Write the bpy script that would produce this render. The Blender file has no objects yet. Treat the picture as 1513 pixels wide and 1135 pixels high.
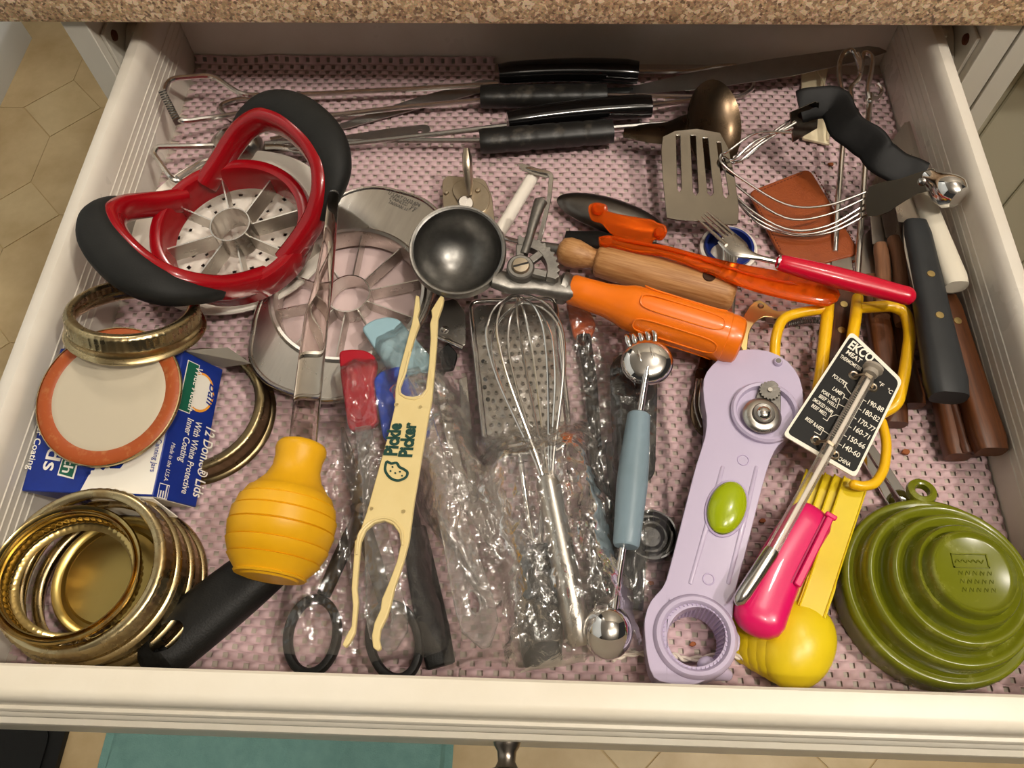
import bpy, math, random
from math import pi, sin, cos, atan2, sqrt
from mathutils import Vector as V, Matrix, Euler, noise
from mathutils.geometry import tessellate_polygon

C = bpy.context.scene.collection
SC = bpy.context.scene
# ---------------------------------------------------------------- camera, world, lamps, exposure
CAM = V((.00813, -.54513, .45531))
RC = Euler((.4817017, .019659798, .031673033)).to_matrix()
FPX = 1139.564
cd = bpy.data.cameras.new('camera')
cd.sensor_width = 36
cd.lens = FPX / 1513 * 36
cd.clip_start = .01
co = bpy.data.objects.new('camera', cd)
C.objects.link(co)
co.matrix_world = Matrix.Translation(CAM) @ RC.to_4x4()
SC.camera = co

wd = bpy.data.worlds.new('room_light')
SC.world = wd
wd.use_nodes = True
bg = wd.node_tree.nodes['Background']
bg.inputs[0].default_value = (1, .93, .84, 1)
bg.inputs[1].default_value = .05


def lamp(name, loc, power, radius, col=(1, .92, .81)):
    l = bpy.data.lights.new(name, 'POINT')
    l.shadow_soft_size = radius
    l.energy = power
    l.color = col
    o = bpy.data.objects.new(name, l)
    C.objects.link(o)
    o.location = loc
    return o


lamp('unseen_lamp', (.88, -.70, 1.52), 74, .036)
lamp('unseen_lamp', (.34, -.88, 1.58), 50, .034)
lamp('unseen_lamp', (.50, .02, 1.60), 32, .050)
lamp('unseen_lamp', (-.66, 1.12, 1.58), 44, .055)  # added, unseen: brightens the floor and wall at the far left
SC.view_settings.view_transform = 'Standard'
SC.view_settings.look = 'None'
SC.view_settings.gamma = 1
SC.view_settings.use_curve_mapping = False
SC.view_settings.exposure = -0.68
SC.cycles.transparent_max_bounces = 24
SC.cycles.max_bounces = 10

# ---------------------------------------------------------------- photo coordinates to places in the drawer


def ray(u, v):
    return RC @ V(((u - 756.5) / FPX, -(v - 567.5) / FPX, -1))


def P(u, v, z):
    d = ray(u, v)
    return CAM + d * ((z - CAM.z) / d.z)


def Q(pts, z=None):
    return [P(p[0], p[1], p[2] if len(p) > 2 else z) for p in pts]


class Plane:
    """a real plane in the drawer (a point on it and its normal)"""

    def __init__(s, p, n=(0, 0, 1)):
        s.p = V(p)
        s.n = V(n).normalized()

    def at(s, u, v):
        d = ray(u, v)
        return CAM + d * ((s.p - CAM).dot(s.n) / d.dot(s.n))

    def up(s, h):
        return Plane(s.p + s.n * h, s.n)


def plane3(a, b, c):
    a, b, c = P(*a), P(*b), P(*c)
    n = (b - a).cross(c - a)
    if n.z < 0:
        n = -n
    return Plane(a, n)


def frame(p1, p2, up=(0, 0, 1), roll=0):
    p1, p2 = V(p1), V(p2)
    x = (p2 - p1).normalized()
    y = V(up).cross(x).normalized()
    z = x.cross(y)
    M = Matrix((x, y, z)).transposed().to_4x4()
    if roll:
        M = M @ Matrix.Rotation(roll, 4, 'X')
    M.translation = p1
    return M


def flat_frame(p, n=(0, 0, 1), xdir=(1, 0, 0)):
    z = V(n).normalized()
    x = V(xdir)
    x = (x - z * x.dot(z)).normalized()
    y = z.cross(x)
    M = Matrix((x, y, z)).transposed().to_4x4()
    M.translation = V(p)
    return M


T = Matrix.Translation
ID = Matrix.Identity(4)

# ---------------------------------------------------------------- mesh helpers


def cr(pts, k=4, closed=False):
    """smooth curve through points of any dimension"""
    n = len(pts)
    out = []
    m = n if closed else n - 1
    for i in range(m):
        g = (lambda j: pts[j % n]) if closed else (lambda j: pts[max(0, min(n - 1, j))])
        a, b, c, d = g(i - 1), g(i), g(i + 1), g(i + 2)
        for q in range(k):
            t = q / k
            out.append(tuple(.5 * (2 * b[x] + (c[x] - a[x]) * t + (2 * a[x] - 5 * b[x] + 4 * c[x] - d[x]) * t * t +
                                   (3 * b[x] - a[x] - 3 * c[x] + d[x]) * t ** 3) for x in range(len(b))))
    if not closed:
        out.append(tuple(pts[-1]))
    return out


def spow(x, e):
    return math.copysign(abs(x) ** e, x)


class MB:
    def __init__(s):
        s.v = []
        s.f = []

    def add(s, vs, fs):
        n = len(s.v)
        s.v += [V(v) for v in vs]
        s.f += [tuple(i + n for i in f) for f in fs]
        return s

    def xf(s, M):
        s.v = [M @ v for v in s.v]
        return s

    def rings(s, R, closed=False, c0=True, c1=True):
        n = len(R[0])
        vs = [p for r in R for p in r]
        fs = []
        m = len(R)
        for i in range(m if closed else m - 1):
            a, b = i * n, ((i + 1) % m) * n
            for j in range(n):
                k = (j + 1) % n
                fs.append((a + j, a + k, b + k, b + j))
        if not closed:
            if c0:
                fs.append(tuple(range(n - 1, -1, -1)))
            if c1:
                fs.append(tuple((m - 1) * n + j for j in range(n)))
        return s.add(vs, fs)

    def sweep(s, pts, a, b=None, n=10, up=(0, 0, 1), e=2.0, closed=False, dome=False, off=0):
        """superellipse section (half width a, half height b) along a path"""
        pts = [V(p) for p in pts]
        m = len(pts)
        A = a if isinstance(a, (list, tuple)) else [a] * m
        b = A if b is None else b
        B = b if isinstance(b, (list, tuple)) else [b] * m
        R = []
        upv = V(up)
        prev = None
        secs = []
        for i in range(m):
            if closed:
                t = pts[(i + 1) % m] - pts[i - 1]
            else:
                t = pts[min(i + 1, m - 1)] - pts[max(i - 1, 0)]
            t.normalize()
            sd = t.cross(upv)
            if sd.length < .05:
                sd = prev if prev is not None else t.cross(V((1, .3, .1)))
            sd = (sd - t * sd.dot(t)).normalized()
            if prev is not None and sd.dot(prev) < -.3:
                sd = -sd
            prev = sd
            secs.append((pts[i], t, sd, sd.cross(t), A[i], B[i]))
        if dome and not closed:
            def cap(sc, sg):
                p, t, sd, uu, aa, bb = sc
                d = min(aa, bb)
                return [(p + t * sg * d * sin(q), t, sd, uu, aa * cos(q), bb * cos(q)) for q in (.45, .9, 1.25, 1.48)]
            secs = cap(secs[0], -1)[::-1] + secs + cap(secs[-1], 1)
        for p, t, sd, uu, aa, bb in secs:
            R.append([p + sd * (aa * spow(cos(2 * pi * (j + off) / n), 2 / e)) + uu * (bb * spow(sin(2 * pi * (j + off) / n), 2 / e)) for j in range(n)])
        return s.rings(R, closed)

    def strip(s, pts, w, t, up=(0, 0, 1), closed=False):
        """flat rectangular bar"""
        m = len(pts)
        W = w if isinstance(w, (list, tuple)) else [w] * m
        k = 2 ** .5
        return s.sweep(pts, [x * .5 * k for x in W], t * .5 * k, n=4, up=up, closed=closed, off=.5)

    def lathe(s, prof, n=32, M=ID, closed=False, mod=None, sx=1, sy=1):
        R = []
        for i, (r, z) in enumerate(prof):
            R.append([M @ V(((mod(r, 2 * pi * j / n, i) if mod else r) * cos(2 * pi * j / n) * sx,
                             (mod(r, 2 * pi * j / n, i) if mod else r) * sin(2 * pi * j / n) * sy, z)) for j in range(n)])
        return s.rings(R, closed)

    def prism(s, out, t, nrm=(0, 0, -1), holes=()):
        """solid from a flat outline: thickness t along nrm, with holes"""
        d = V(nrm) * t
        loops = [[V(p) for p in l] for l in [out] + list(holes)]
        tri = tessellate_polygon(loops) if holes else None
        vs = [p for l in loops for p in l]
        n = len(vs)
        if holes:
            fs = [tuple(x) for x in tri] + [tuple(i + n for i in x[::-1]) for x in tri]
        else:
            fs = [tuple(range(n)), tuple(range(2 * n - 1, n - 1, -1))]
        o = 0
        for l in loops:
            m = len(l)
            for j in range(m):
                k = (j + 1) % m
                fs.append((o + j, o + j + n, o + k + n, o + k))
            o += m
        return s.add(vs + [p + d for p in vs], fs)

    def box(s, a, b, M=ID):
        x0, y0, z0 = a
        x1, y1, z1 = b
        vs = [M @ V(p) for p in ((x0, y0, z0), (x1, y0, z0), (x1, y1, z0), (x0, y1, z0), (x0, y0, z1), (x1, y0, z1), (x1, y1, z1), (x0, y1, z1))]
        return s.add(vs, [(3, 2, 1, 0), (4, 5, 6, 7), (0, 1, 5, 4), (1, 2, 6, 5), (2, 3, 7, 6), (3, 0, 4, 7)])

    def ball(s, M, n=20, m=12, t0=-pi / 2, t1=pi / 2):
        R = []
        for i in range(m + 1):
            t = t0 + (t1 - t0) * i / m
            t = max(-1.54, min(1.54, t))
            R.append([M @ V((cos(t) * cos(2 * pi * j / n), cos(t) * sin(2 * pi * j / n), sin(t))) for j in range(n)])
        return s.rings(R)

    def grid(s, F, nu, nv):
        vs = [F(i / nu, j / nv) for j in range(nv + 1) for i in range(nu + 1)]
        fs = [(j * (nu + 1) + i, j * (nu + 1) + i + 1, (j + 1) * (nu + 1) + i + 1, (j + 1) * (nu + 1) + i) for j in range(nv) for i in range(nu)]
        return s.add(vs, fs)


def fillet(pts, r, k=4):
    """round the corners of a closed polyline"""
    pts = [V(p) for p in pts]
    n = len(pts)
    out = []
    for i in range(n):
        a, b, c = pts[i - 1], pts[i], pts[(i + 1) % n]
        rr = r[i] if isinstance(r, (list, tuple)) else r
        l1, l2 = (a - b).length, (c - b).length
        d = min(rr, l1 * .45, l2 * .45)
        p, q = b + (a - b) / l1 * d, b + (c - b) / l2 * d
        for j in range(k + 1):
            t = j / k
            out.append(p * (1 - t) ** 2 + b * (2 * t * (1 - t)) + q * t * t)
    return out


def bend(pts, r, k=5):
    """round the corners of an open polyline"""
    pts = [V(p) for p in pts]
    out = [pts[0]]
    for i in range(1, len(pts) - 1):
        a, b, c = pts[i - 1], pts[i], pts[i + 1]
        l1, l2 = (a - b).length, (c - b).length
        d = min(r, l1 * .48, l2 * .48)
        p, q = b + (a - b) / l1 * d, b + (c - b) / l2 * d
        for j in range(k + 1):
            t = j / k
            out.append(p * (1 - t) ** 2 + b * (2 * t * (1 - t)) + q * t * t)
    return out + [pts[-1]]


def ell(c, ax, ay, n=24):
    return [V(c) + V(ax) * cos(2 * pi * i / n) + V(ay) * sin(2 * pi * i / n) for i in range(n)]


# ---------------------------------------------------------------- objects: things, parts, setting
MW = {}


def mesh_obj(name, mb, mat, smooth=38, bevel=None, sub=0, solid=0, seg=2):
    me = bpy.data.meshes.new(name)
    me.from_pydata([tuple(v) for v in mb.v], [], mb.f)
    me.validate()
    import bmesh
    bm = bmesh.new()
    bm.from_mesh(me)
    bmesh.ops.recalc_face_normals(bm, faces=bm.faces[:])
    bm.to_mesh(me)
    bm.free()
    me.materials.append(mat)
    if smooth:
        me.shade_smooth()
        me.set_sharp_from_angle(angle=math.radians(smooth))
    o = bpy.data.objects.new(name, me)
    C.objects.link(o)
    if solid:
        m = o.modifiers.new('thickness', 'SOLIDIFY')
        m.thickness = solid
        m.offset = 0
    if bevel:
        m = o.modifiers.new('edge', 'BEVEL')
        m.width = bevel
        m.segments = seg
        m.limit_method = 'ANGLE'
        m.angle_limit = math.radians(40)
        m.harden_normals = False
        if smooth:
            me.shade_smooth()
    if sub:
        m = o.modifiers.new('sub', 'SUBSURF')
        m.levels = m.render_levels = sub
        me.shade_smooth()
    return o


def tag(o, label, cat, group=None):
    o['label'] = label
    o['category'] = cat
    if group:
        o['group'] = group
    return o


def thing(name, label, cat, M=ID, group=None):
    if not isinstance(M, Matrix):
        M = T(V(M))
    o = bpy.data.objects.new(name, None)
    C.objects.link(o)
    o.empty_display_size = .01
    o.matrix_world = M
    MW[o.name] = M.copy()
    return tag(o, label, cat, group)


def part(name, mb, mat, parent, local=False, label=None, **kw):
    M = MW[parent.name]
    if not local:
        mb.xf(M.inverted())
    o = mesh_obj(name, mb, mat, **kw)
    o.parent = parent
    MW[o.name] = M
    if label:
        o['label'] = label
    return o


def solo(name, mb, mat, label, cat, group=None, M=None, **kw):
    """a thing that is one mesh (mesh given in drawer coordinates unless M is given)"""
    if M is None:
        n = len(mb.v)
        c = sum(mb.v, V()) / n
        M = T(V((c.x, c.y, min(v.z for v in mb.v))))
        mb.xf(M.inverted())
    o = mesh_obj(name, mb, mat, **kw)
    o.matrix_world = M
    MW[o.name] = M.copy()
    return tag(o, label, cat, group)


def cut(o, mb):
    """cut a shape out of a mesh (the cutting mesh is thrown away)"""
    c = mesh_obj('cutter', mb, o.data.materials[0], smooth=0)
    m = o.modifiers.new('cut', 'BOOLEAN')
    m.object = c
    m.solver = 'FAST'
    c.parent = o.parent
    bpy.context.view_layer.update()
    dg = bpy.context.evaluated_depsgraph_get()
    me = bpy.data.meshes.new_from_object(o.evaluated_get(dg))
    o.modifiers.clear()
    me.name = o.data.name
    o.data = me
    bpy.data.objects.remove(c)
    me.set_sharp_from_angle(angle=math.radians(40))


def struct(name, mb, mat, **kw):
    o = mesh_obj(name, mb, mat, **kw)
    MW[o.name] = ID
    o['kind'] = 'structure'
    return o


def txt(s, p, q, pl, mat, parent, h=None, shear=0, lift=.0003, name='lettering', bold=0, font_w=1):
    """flat print: baseline from p to q (photo coordinates on the plane pl)"""
    a, b = pl.at(*p), pl.at(*q)
    return txtw(s, a, b, pl.n, mat, parent, h, shear, lift, name, bold)


def txtw(s, a, b, nrm, mat, parent, h=None, shear=0, lift=.0003, name='lettering', bold=0):
    cu = bpy.data.curves.new('print', 'FONT')
    cu.body = s
    cu.shear = shear
    cu.offset = bold
    cu.resolution_u = 3
    tmp = bpy.data.objects.new('print', cu)
    me = bpy.data.meshes.new_from_object(tmp)
    bpy.data.objects.remove(tmp)
    xs = [v.co.x for v in me.vertices]
    ys = [v.co.y for v in me.vertices]
    k = (b - a).length / (max(xs) - min(xs))
    ky = k if h is None else h / .7
    M = flat_frame(a + nrm * lift, nrm, b - a)
    mb = MB().add([M @ V(((v.co.x - min(xs)) * k, v.co.y * ky, 0)) for v in me.vertices], [tuple(f.vertices) for f in me.polygons])
    bpy.data.meshes.remove(me)
    return part(name, mb, mat, parent, smooth=0)


# ---------------------------------------------------------------- materials
def lin(h):
    if not isinstance(h, str):
        return tuple(h) + ((1,) if len(h) == 3 else ())
    r = []
    for i in (0, 2, 4):
        x = int(h[i:i + 2], 16) / 255
        r.append(x / 12.92 if x < .04045 else ((x + .055) / 1.055) ** 2.4)
    return tuple(r) + (1,)


def nd(nt, t, **kw):
    n = nt.nodes.new(t)
    for k, v in kw.items():
        if k.startswith('i_'):
            key = k[2:]
            n.inputs[int(key) if key.isdigit() else key.replace('_', ' ')].default_value = v
        else:
            setattr(n, k, v)
    return n


def pm(name, col, rough=.45, metal=0, col2=None, scale=60, bump=0, bscale=300, trans=0, ior=1.45, coat=0, spec=.5, rvar=0, stretch=None, sss=0, contrast=.25, thr=.5, det=4, alpha=1):
    m = bpy.data.materials.new(name)
    m.use_nodes = True
    nt = m.node_tree
    L = nt.links.new
    b = nt.nodes['Principled BSDF']
    b.inputs['Base Color'].default_value = lin(col)
    b.inputs['Roughness'].default_value = rough
    b.inputs['Metallic'].default_value = metal
    b.inputs['IOR'].default_value = ior
    b.inputs['Transmission Weight'].default_value = trans
    b.inputs['Coat Weight'].default_value = coat
    b.inputs['Specular IOR Level'].default_value = spec
    b.inputs['Alpha'].default_value = alpha
    if sss:
        b.inputs['Subsurface Weight'].default_value = sss
        b.inputs['Subsurface Radius'].default_value = (1, .6, .3)
        b.inputs['Subsurface Scale'].default_value = .004
    tc = nd(nt, 'ShaderNodeTexCoord')
    vec = tc.outputs['Object']
    if stretch:
        mp = nd(nt, 'ShaderNodeMapping')
        mp.inputs['Scale'].default_value = stretch
        L(vec, mp.inputs['Vector'])
        vec = mp.outputs['Vector']
    if col2 is not None or rvar:
        nz = nd(nt, 'ShaderNodeTexNoise', i_Scale=scale, i_Detail=det, i_Roughness=.6)
        L(vec, nz.inputs['Vector'])
        r = nd(nt, 'ShaderNodeMapRange')
        r.inputs['From Min'].default_value = thr - contrast
        r.inputs['From Max'].default_value = thr + contrast
        L(nz.outputs['Fac'], r.inputs['Value'])
        if col2 is not None:
            mx = nd(nt, 'ShaderNodeMix', data_type='RGBA')
            mx.inputs['A'].default_value = lin(col)
            mx.inputs['B'].default_value = lin(col2)
            L(r.outputs[0], mx.inputs['Factor'])
            L(mx.outputs['Result'], b.inputs['Base Color'])
        if rvar:
            r2 = nd(nt, 'ShaderNodeMapRange')
            r2.inputs['To Min'].default_value = max(.03, rough - rvar)
            r2.inputs['To Max'].default_value = rough + rvar
            L(r.outputs[0], r2.inputs['Value'])
            L(r2.outputs[0], b.inputs['Roughness'])
    if bump:
        nb = nd(nt, 'ShaderNodeTexNoise', i_Scale=bscale, i_Detail=3)
        L(vec, nb.inputs['Vector'])
        bp = nd(nt, 'ShaderNodeBump', i_Strength=bump, i_Distance=.001)
        L(nb.outputs['Fac'], bp.inputs['Height'])
        L(bp.outputs['Normal'], b.inputs['Normal'])
    return m


def film(name, tint=(.985, .975, .96), body=.05, gl=.06, bscale=120, bump=.45, rough=.085, edge=0):
    """thin clear plastic film: mostly see-through, glossy creases"""
    m = bpy.data.materials.new(name)
    m.use_nodes = True
    nt = m.node_tree
    L = nt.links.new
    nt.nodes.remove(nt.nodes['Principled BSDF'])
    out = nt.nodes['Material Output']
    tr = nd(nt, 'ShaderNodeBsdfTransparent', i_Color=tuple(tint) + (1,))
    df = nd(nt, 'ShaderNodeBsdfDiffuse', i_Color=(.85, .83, .80, 1))
    tl = nd(nt, 'ShaderNodeBsdfTranslucent', i_Color=(.85, .83, .80, 1))
    gl_ = nd(nt, 'ShaderNodeBsdfGlossy', i_Roughness=rough, i_Color=(1, 1, 1, 1))
    tc = nd(nt, 'ShaderNodeTexCoord')
    nz = nd(nt, 'ShaderNodeTexNoise', i_Scale=bscale, i_Detail=4, i_Distortion=1.5)
    L(tc.outputs['Object'], nz.inputs['Vector'])
    bp = nd(nt, 'ShaderNodeBump', i_Strength=bump, i_Distance=.0012)
    L(nz.outputs['Fac'], bp.inputs['Height'])
    L(bp.outputs['Normal'], gl_.inputs['Normal'])
    lw = nd(nt, 'ShaderNodeLayerWeight', i_Blend=.30)
    L(bp.outputs['Normal'], lw.inputs['Normal'])
    m0 = nd(nt, 'ShaderNodeMixShader', i_0=.5)
    L(df.outputs[0], m0.inputs[1])
    L(tl.outputs[0], m0.inputs[2])
    ad = nd(nt, 'ShaderNodeMath', operation='MULTIPLY_ADD', i_1=.75, i_2=gl)
    L(lw.outputs['Fresnel'], ad.inputs[0])
    m1 = nd(nt, 'ShaderNodeMixShader', i_0=body)
    L(tr.outputs[0], m1.inputs[1])
    L(m0.outputs[0], m1.inputs[2])
    if edge:
        pw = nd(nt, 'ShaderNodeMath', operation='POWER', i_1=2.5)
        L(lw.outputs['Facing'], pw.inputs[0])
        bo = nd(nt, 'ShaderNodeMath', operation='MULTIPLY_ADD', i_1=edge, i_2=body)
        L(pw.outputs[0], bo.inputs[0])
        L(bo.outputs[0], m1.inputs[0])
    m2 = nd(nt, 'ShaderNodeMixShader')
    L(ad.outputs[0], m2.inputs[0])
    L(m1.outputs[0], m2.inputs[1])
    L(gl_.outputs[0], m2.inputs[2])
    L(m2.outputs[0], out.inputs['Surface'])
    return m


WHITE = pm('white_paint', 'e6dfd0', .38, col2='dcd3c0', scale=14, bump=.06, bscale=260)
WALLW = pm('white_melamine', 'd9d3c8', .32, col2='cdc4b6', scale=18, rvar=.08)
METALW = pm('white_enamel', 'd2ccc0', .3)
STEEL = pm('steel', (.60, .57, .53), .25, 1, col2=(.48, .45, .41), scale=40, rvar=.08)
STEELB = pm('brushed_steel', (.62, .59, .54), .3, 1, col2=(.50, .47, .43), scale=160, stretch=(.15, 1, 1), rvar=.05)
CHROME = pm('chrome', (.78, .77, .76), .05, 1)
WIRE = pm('wire_steel', (.74, .73, .71), .18, 1)
DULL = pm('dull_cast_metal', (.27, .255, .23), .48, 1, col2=(.17, .16, .145), scale=90, rvar=.1, bump=.15, bscale=700)
PEWTER = pm('dark_bowl_metal', (.25, .24, .225), .36, 1, col2=(.14, .137, .128), scale=120, rvar=.08, bump=.05, bscale=500)
KNIFES = pm('grey_blade_steel', (.44, .435, .42), .36, 1, col2=(.36, .355, .34), scale=90, rvar=.06)
BRASSY = pm('aged_nickel', (.55, .47, .36), .33, 1, col2=(.40, .33, .24), scale=70, rvar=.08)
BRASS = pm('brass', (.62, .47, .20), .3, 1)
BRONZE = pm('bronzed_steel', (.12, .082, .05), .30, 1, col2=(.07, .05, .034), scale=60, rvar=.07)
GOLD = pm('gold_tin', (.54, .44, .25), .32, 1, col2=(.34, .24, .11), scale=80, rvar=.1, thr=.56, contrast=.14)
GOLDR = pm('rusty_gold_tin', (.60, .45, .18), .24, 1, col2=(.16, .06, .02), scale=55, rvar=.1, thr=.62, contrast=.13)
GOLDD = pm('gold_lid_tin', (.62, .47, .16), .3, 1, col2=(.52, .38, .12), scale=20)
DARKGOLD = pm('dark_gold_tin', (.34, .27, .15), .3, 1, col2=(.22, .17, .09), scale=60, rvar=.08)
BLACKG = pm('black_gloss_plastic', '0c0b0b', .16, coat=.3)
BLACKM = pm('black_matte_plastic', '131312', .5, bump=.2, bscale=900, spec=.3)
BLACKR = pm('black_rubber', '1b1b1a', .62, col2='222220', scale=50, bump=.1, bscale=900, spec=.25)
BLACKW = pm('worn_black_plastic', '191816', .42, col2='4a443c', scale=70, thr=.66, contrast=.1, bump=.1)
RED = pm('red_plastic', '8e0712', .22, coat=.2)
REDH = pm('red_handle', 'c0082c', .25, coat=.2)
REDS = pm('red_silicone', 'a00c20', .4)
BLUES = pm('blue_silicone', '0f46b8', .4)
LBLUE = pm('pale_blue_silicone', '8fb0bb', .4)
WHITEP = pm('white_plastic', 'e4dcd0', .35)
ORANGE = pm('orange_plastic', 'ea7614', .3, col2='e26e0e', scale=25, coat=.15)
YELLOWB = pm('yellow_rubber', 'e0a812', .42, col2='d8a00e', scale=30)
YELLOWT = pm('yellow_coating', 'e8b414', .28, coat=.2)
YELLOWS = pm('yellow_plastic', 'dcc41c', .34, col2='d4b816', scale=25)
LAV = pm('lavender_plastic', 'b9adc6', .25, coat=.15)
LAVD = pm('lavender_ridge', 'b5a5c6', .35)
LIME = pm('lime_plastic', '98a808', .22, coat=.2)
PINKP = pm('hot_pink_plastic', 'd4125e', .28, coat=.2)
GREEN = pm('olive_green_plastic', '666a12', .3, col2='858636', scale=70, thr=.66, contrast=.12, rvar=.08, sss=.0)
GREYBL = pm('grey_blue_plastic', '7c909c', .4, col2='73868f', scale=40)
CREAM = pm('cream_plastic', 'dcc890', .4, col2='d6c086', scale=50)
IVORY = pm('ivory_plastic', 'ddcfae', .4)
INKG = pm('dark_green_ink', '0c3a30', .6)
WOODL = pm('light_wood', 'c09260', .5, col2='8e5c2c', scale=620, stretch=(.05, 1, 1), contrast=.22, bump=.1)
WOODK = pm('knife_handle_wood', '66391a', .42, col2='3c200e', scale=650, stretch=(.05, 1, 1), contrast=.3)
WOODP = pm('weathered_wood', '96694a', .6, col2='6b4630', scale=650, stretch=(.05, 1, 1), contrast=.3)
WOODD = pm('dark_wood', '5a3018', .4, col2='3a1c0c', scale=650, stretch=(.05, 1, 1))
GREYH = pm('dark_grey_handle', '2a2c2e', .45, col2='212325', scale=40)
LEATHER = pm('rust_leather', '90461c', .45, col2='7e3812', scale=60, bump=.3, bscale=700)
STITCH = pm('stitching', '5e2410', .7)
PAPERW = pm('white_card', 'e6e0d4', .6)
BOXBLUE = pm('blue_card', '122f88', .4, col2='0e2878', scale=60)
BOXWHITE = pm('white_print', 'e9e4d8', .5)
BOXGREEN = pm('green_print', '0f5a44', .5)
BOXORANGE = pm('orange_print', 'e89a2c', .5)
GREYCARD = pm('grey_cardboard', '8d877c', .7)
RUBBERO = pm('orange_sealing_rubber', '9c4818', .5, col2='ac6a3c', scale=200, thr=.62, contrast=.1)
LIDW = pm('cream_lid_enamel', 'bdb29c', .38)
PLATEB = pm('black_printed_plate', '100f0e', .5, spec=.3)
PLATEW = pm('white_printed_line', 'ece6d6', .5)
NAVY = pm('navy_plastic', '13286e', .35)
TWINE = pm('white_string', 'd8ccbe', .8)
CRUMB = pm('brown_crumb', '8a4a20', .7)
CLEAR = film('clear_tube_plastic', (.97, .955, .93), .05, .06, 20, .0, .06, edge=.75)
TUBEG = pm('clear_tube', 'fdfaf6', .03, trans=1, ior=1.08)
CLEARH = film('clear_handle_plastic', (.93, .93, .93), .10, .12, 60, .25, .08, edge=.5)
FILM = film('crinkled_clear_film')
AMBER = pm('amber_clear_plastic', 'ff7018', .08, trans=.74, ior=1.3)
SHEER = film('frosted_disc', (.93, .88, .86), .38, .05, 40, .1, .3)
# ---------------------------------------------------------------- the setting
def floor_material():
    return pm('vinyl_stone', 'd6bf94', .4, col2='b89e72', scale=9, contrast=.22, det=8, rvar=.06)


FT = floor_material()
FT2 = pm('vinyl_stone_light', 'd9c49a', .4, col2='bca478', scale=9, contrast=.22, det=8)
ZF = -.75
mb = MB().box((-2.2, -1.3, ZF - .02), (1.8, 2.2, ZF - .002))
fl = struct('floor', mb, pm('joint', 'c0a678', .6), smooth=0)
# octagon tiles with small square insets
tp = .30
k = tp * .29
for i in range(-7, 3):
    for j in range(-4, 7):
        cx, cy = i * tp, j * tp
        if cx > .4 and cy > -.2 or cx > .9 or cx < -2.0 or cy > 1.9:
            continue
        if cx > -.3 and cy > -.2:
            continue
        h = tp / 2 - .0006
        o = [(cx - h + k, cy - h), (cx + h - k, cy - h), (cx + h, cy - h + k), (cx + h, cy + h - k), (cx + h - k, cy + h), (cx - h + k, cy + h), (cx - h, cy + h - k), (cx - h, cy - h + k)]
        part('tile', MB().prism([V((x, y, ZF)) for x, y in o], .004), FT, fl, smooth=0)
        q = k - .002
        o = [(cx + h, cy + h - q), (cx + h + q, cy + h), (cx + h, cy + h + q), (cx + h - q, cy + h)]
        part('tile', MB().prism([V((x + .001, y + .001, ZF)) for x, y in o], .004), FT2, fl, smooth=0)


def counter_material():
    m = bpy.data.materials.new('speckled_laminate')
    m.use_nodes = True
    nt = m.node_tree
    L = nt.links.new
    b = nt.nodes['Principled BSDF']
    b.inputs['Roughness'].default_value = .35
    tc = nd(nt, 'ShaderNodeTexCoord')
    v1 = nd(nt, 'ShaderNodeTexVoronoi', i_Scale=560.)
    v2 = nd(nt, 'ShaderNodeTexVoronoi', i_Scale=260.)
    nz = nd(nt, 'ShaderNodeTexNoise', i_Scale=900., i_Detail=3)
    for x in (v1, v2, nz):
        L(tc.outputs['Object'], x.inputs['Vector'])
    s1 = nd(nt, 'ShaderNodeSeparateColor')
    L(v1.outputs['Color'], s1.inputs[0])
    s2 = nd(nt, 'ShaderNodeSeparateColor')
    L(v2.outputs['Color'], s2.inputs[0])
    r1 = nd(nt, 'ShaderNodeValToRGB')
    r1.color_ramp.interpolation = 'CONSTANT'
    e = r1.color_ramp.elements
    e[0].color = lin('8a6848')
    e[0].position = 0
    e[1].color = lin('b28e62')
    e[1].position = .18
    for p_, c_ in ((.45, 'bd9c70'), (.68, 'a07c54'), (.82, 'd0b48c'), (.93, '6e5038')):
        x = e.new(p_)
        x.color = lin(c_)
    L(s1.outputs[0], r1.inputs[0])
    r2 = nd(nt, 'ShaderNodeValToRGB')
    r2.color_ramp.interpolation = 'CONSTANT'
    e = r2.color_ramp.elements
    e[0].color = (0, 0, 0, 1)
    e[1].position = .84
    e[1].color = (1, 1, 1, 1)
    L(s2.outputs[1], r2.inputs[0])
    mx = nd(nt, 'ShaderNodeMix', data_type='RGBA')
    mx.inputs['B'].default_value = lin('d6bd98')
    L(r2.outputs[0], mx.inputs['Factor'])
    L(r1.outputs[0], mx.inputs['A'])
    mx2 = nd(nt, 'ShaderNodeMix', data_type='RGBA', blend_type='OVERLAY', i_0=.6)
    L(mx.outputs['Result'], mx2.inputs['A'])
    L(nz.outputs['Color'], mx2.inputs['B'])
    hs = nd(nt, 'ShaderNodeHueSaturation', i_Saturation=.85, i_Value=1.3)
    L(mx2.outputs['Result'], hs.inputs['Color'])
    L(hs.outputs[0], b.inputs['Base Color'])
    return m


# worktop above the drawer, rounded front edge
ZC = .0925
YC = -.0723
prof = [(.50, ZC), (YC + .004, ZC), (YC + .001, ZC + .001), (YC, ZC + .004), (YC, ZC + .030), (YC + .003, ZC + .036), (YC + .010, ZC + .039), (.50, ZC + .039)]
mb = MB().rings([[V((x, y, z)) for y, z in prof] for x in (-.43, 1.0)])
solo('countertop', mb, counter_material(), 'speckled tan and brown laminate countertop over the open drawer', 'countertop', smooth=30)

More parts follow.
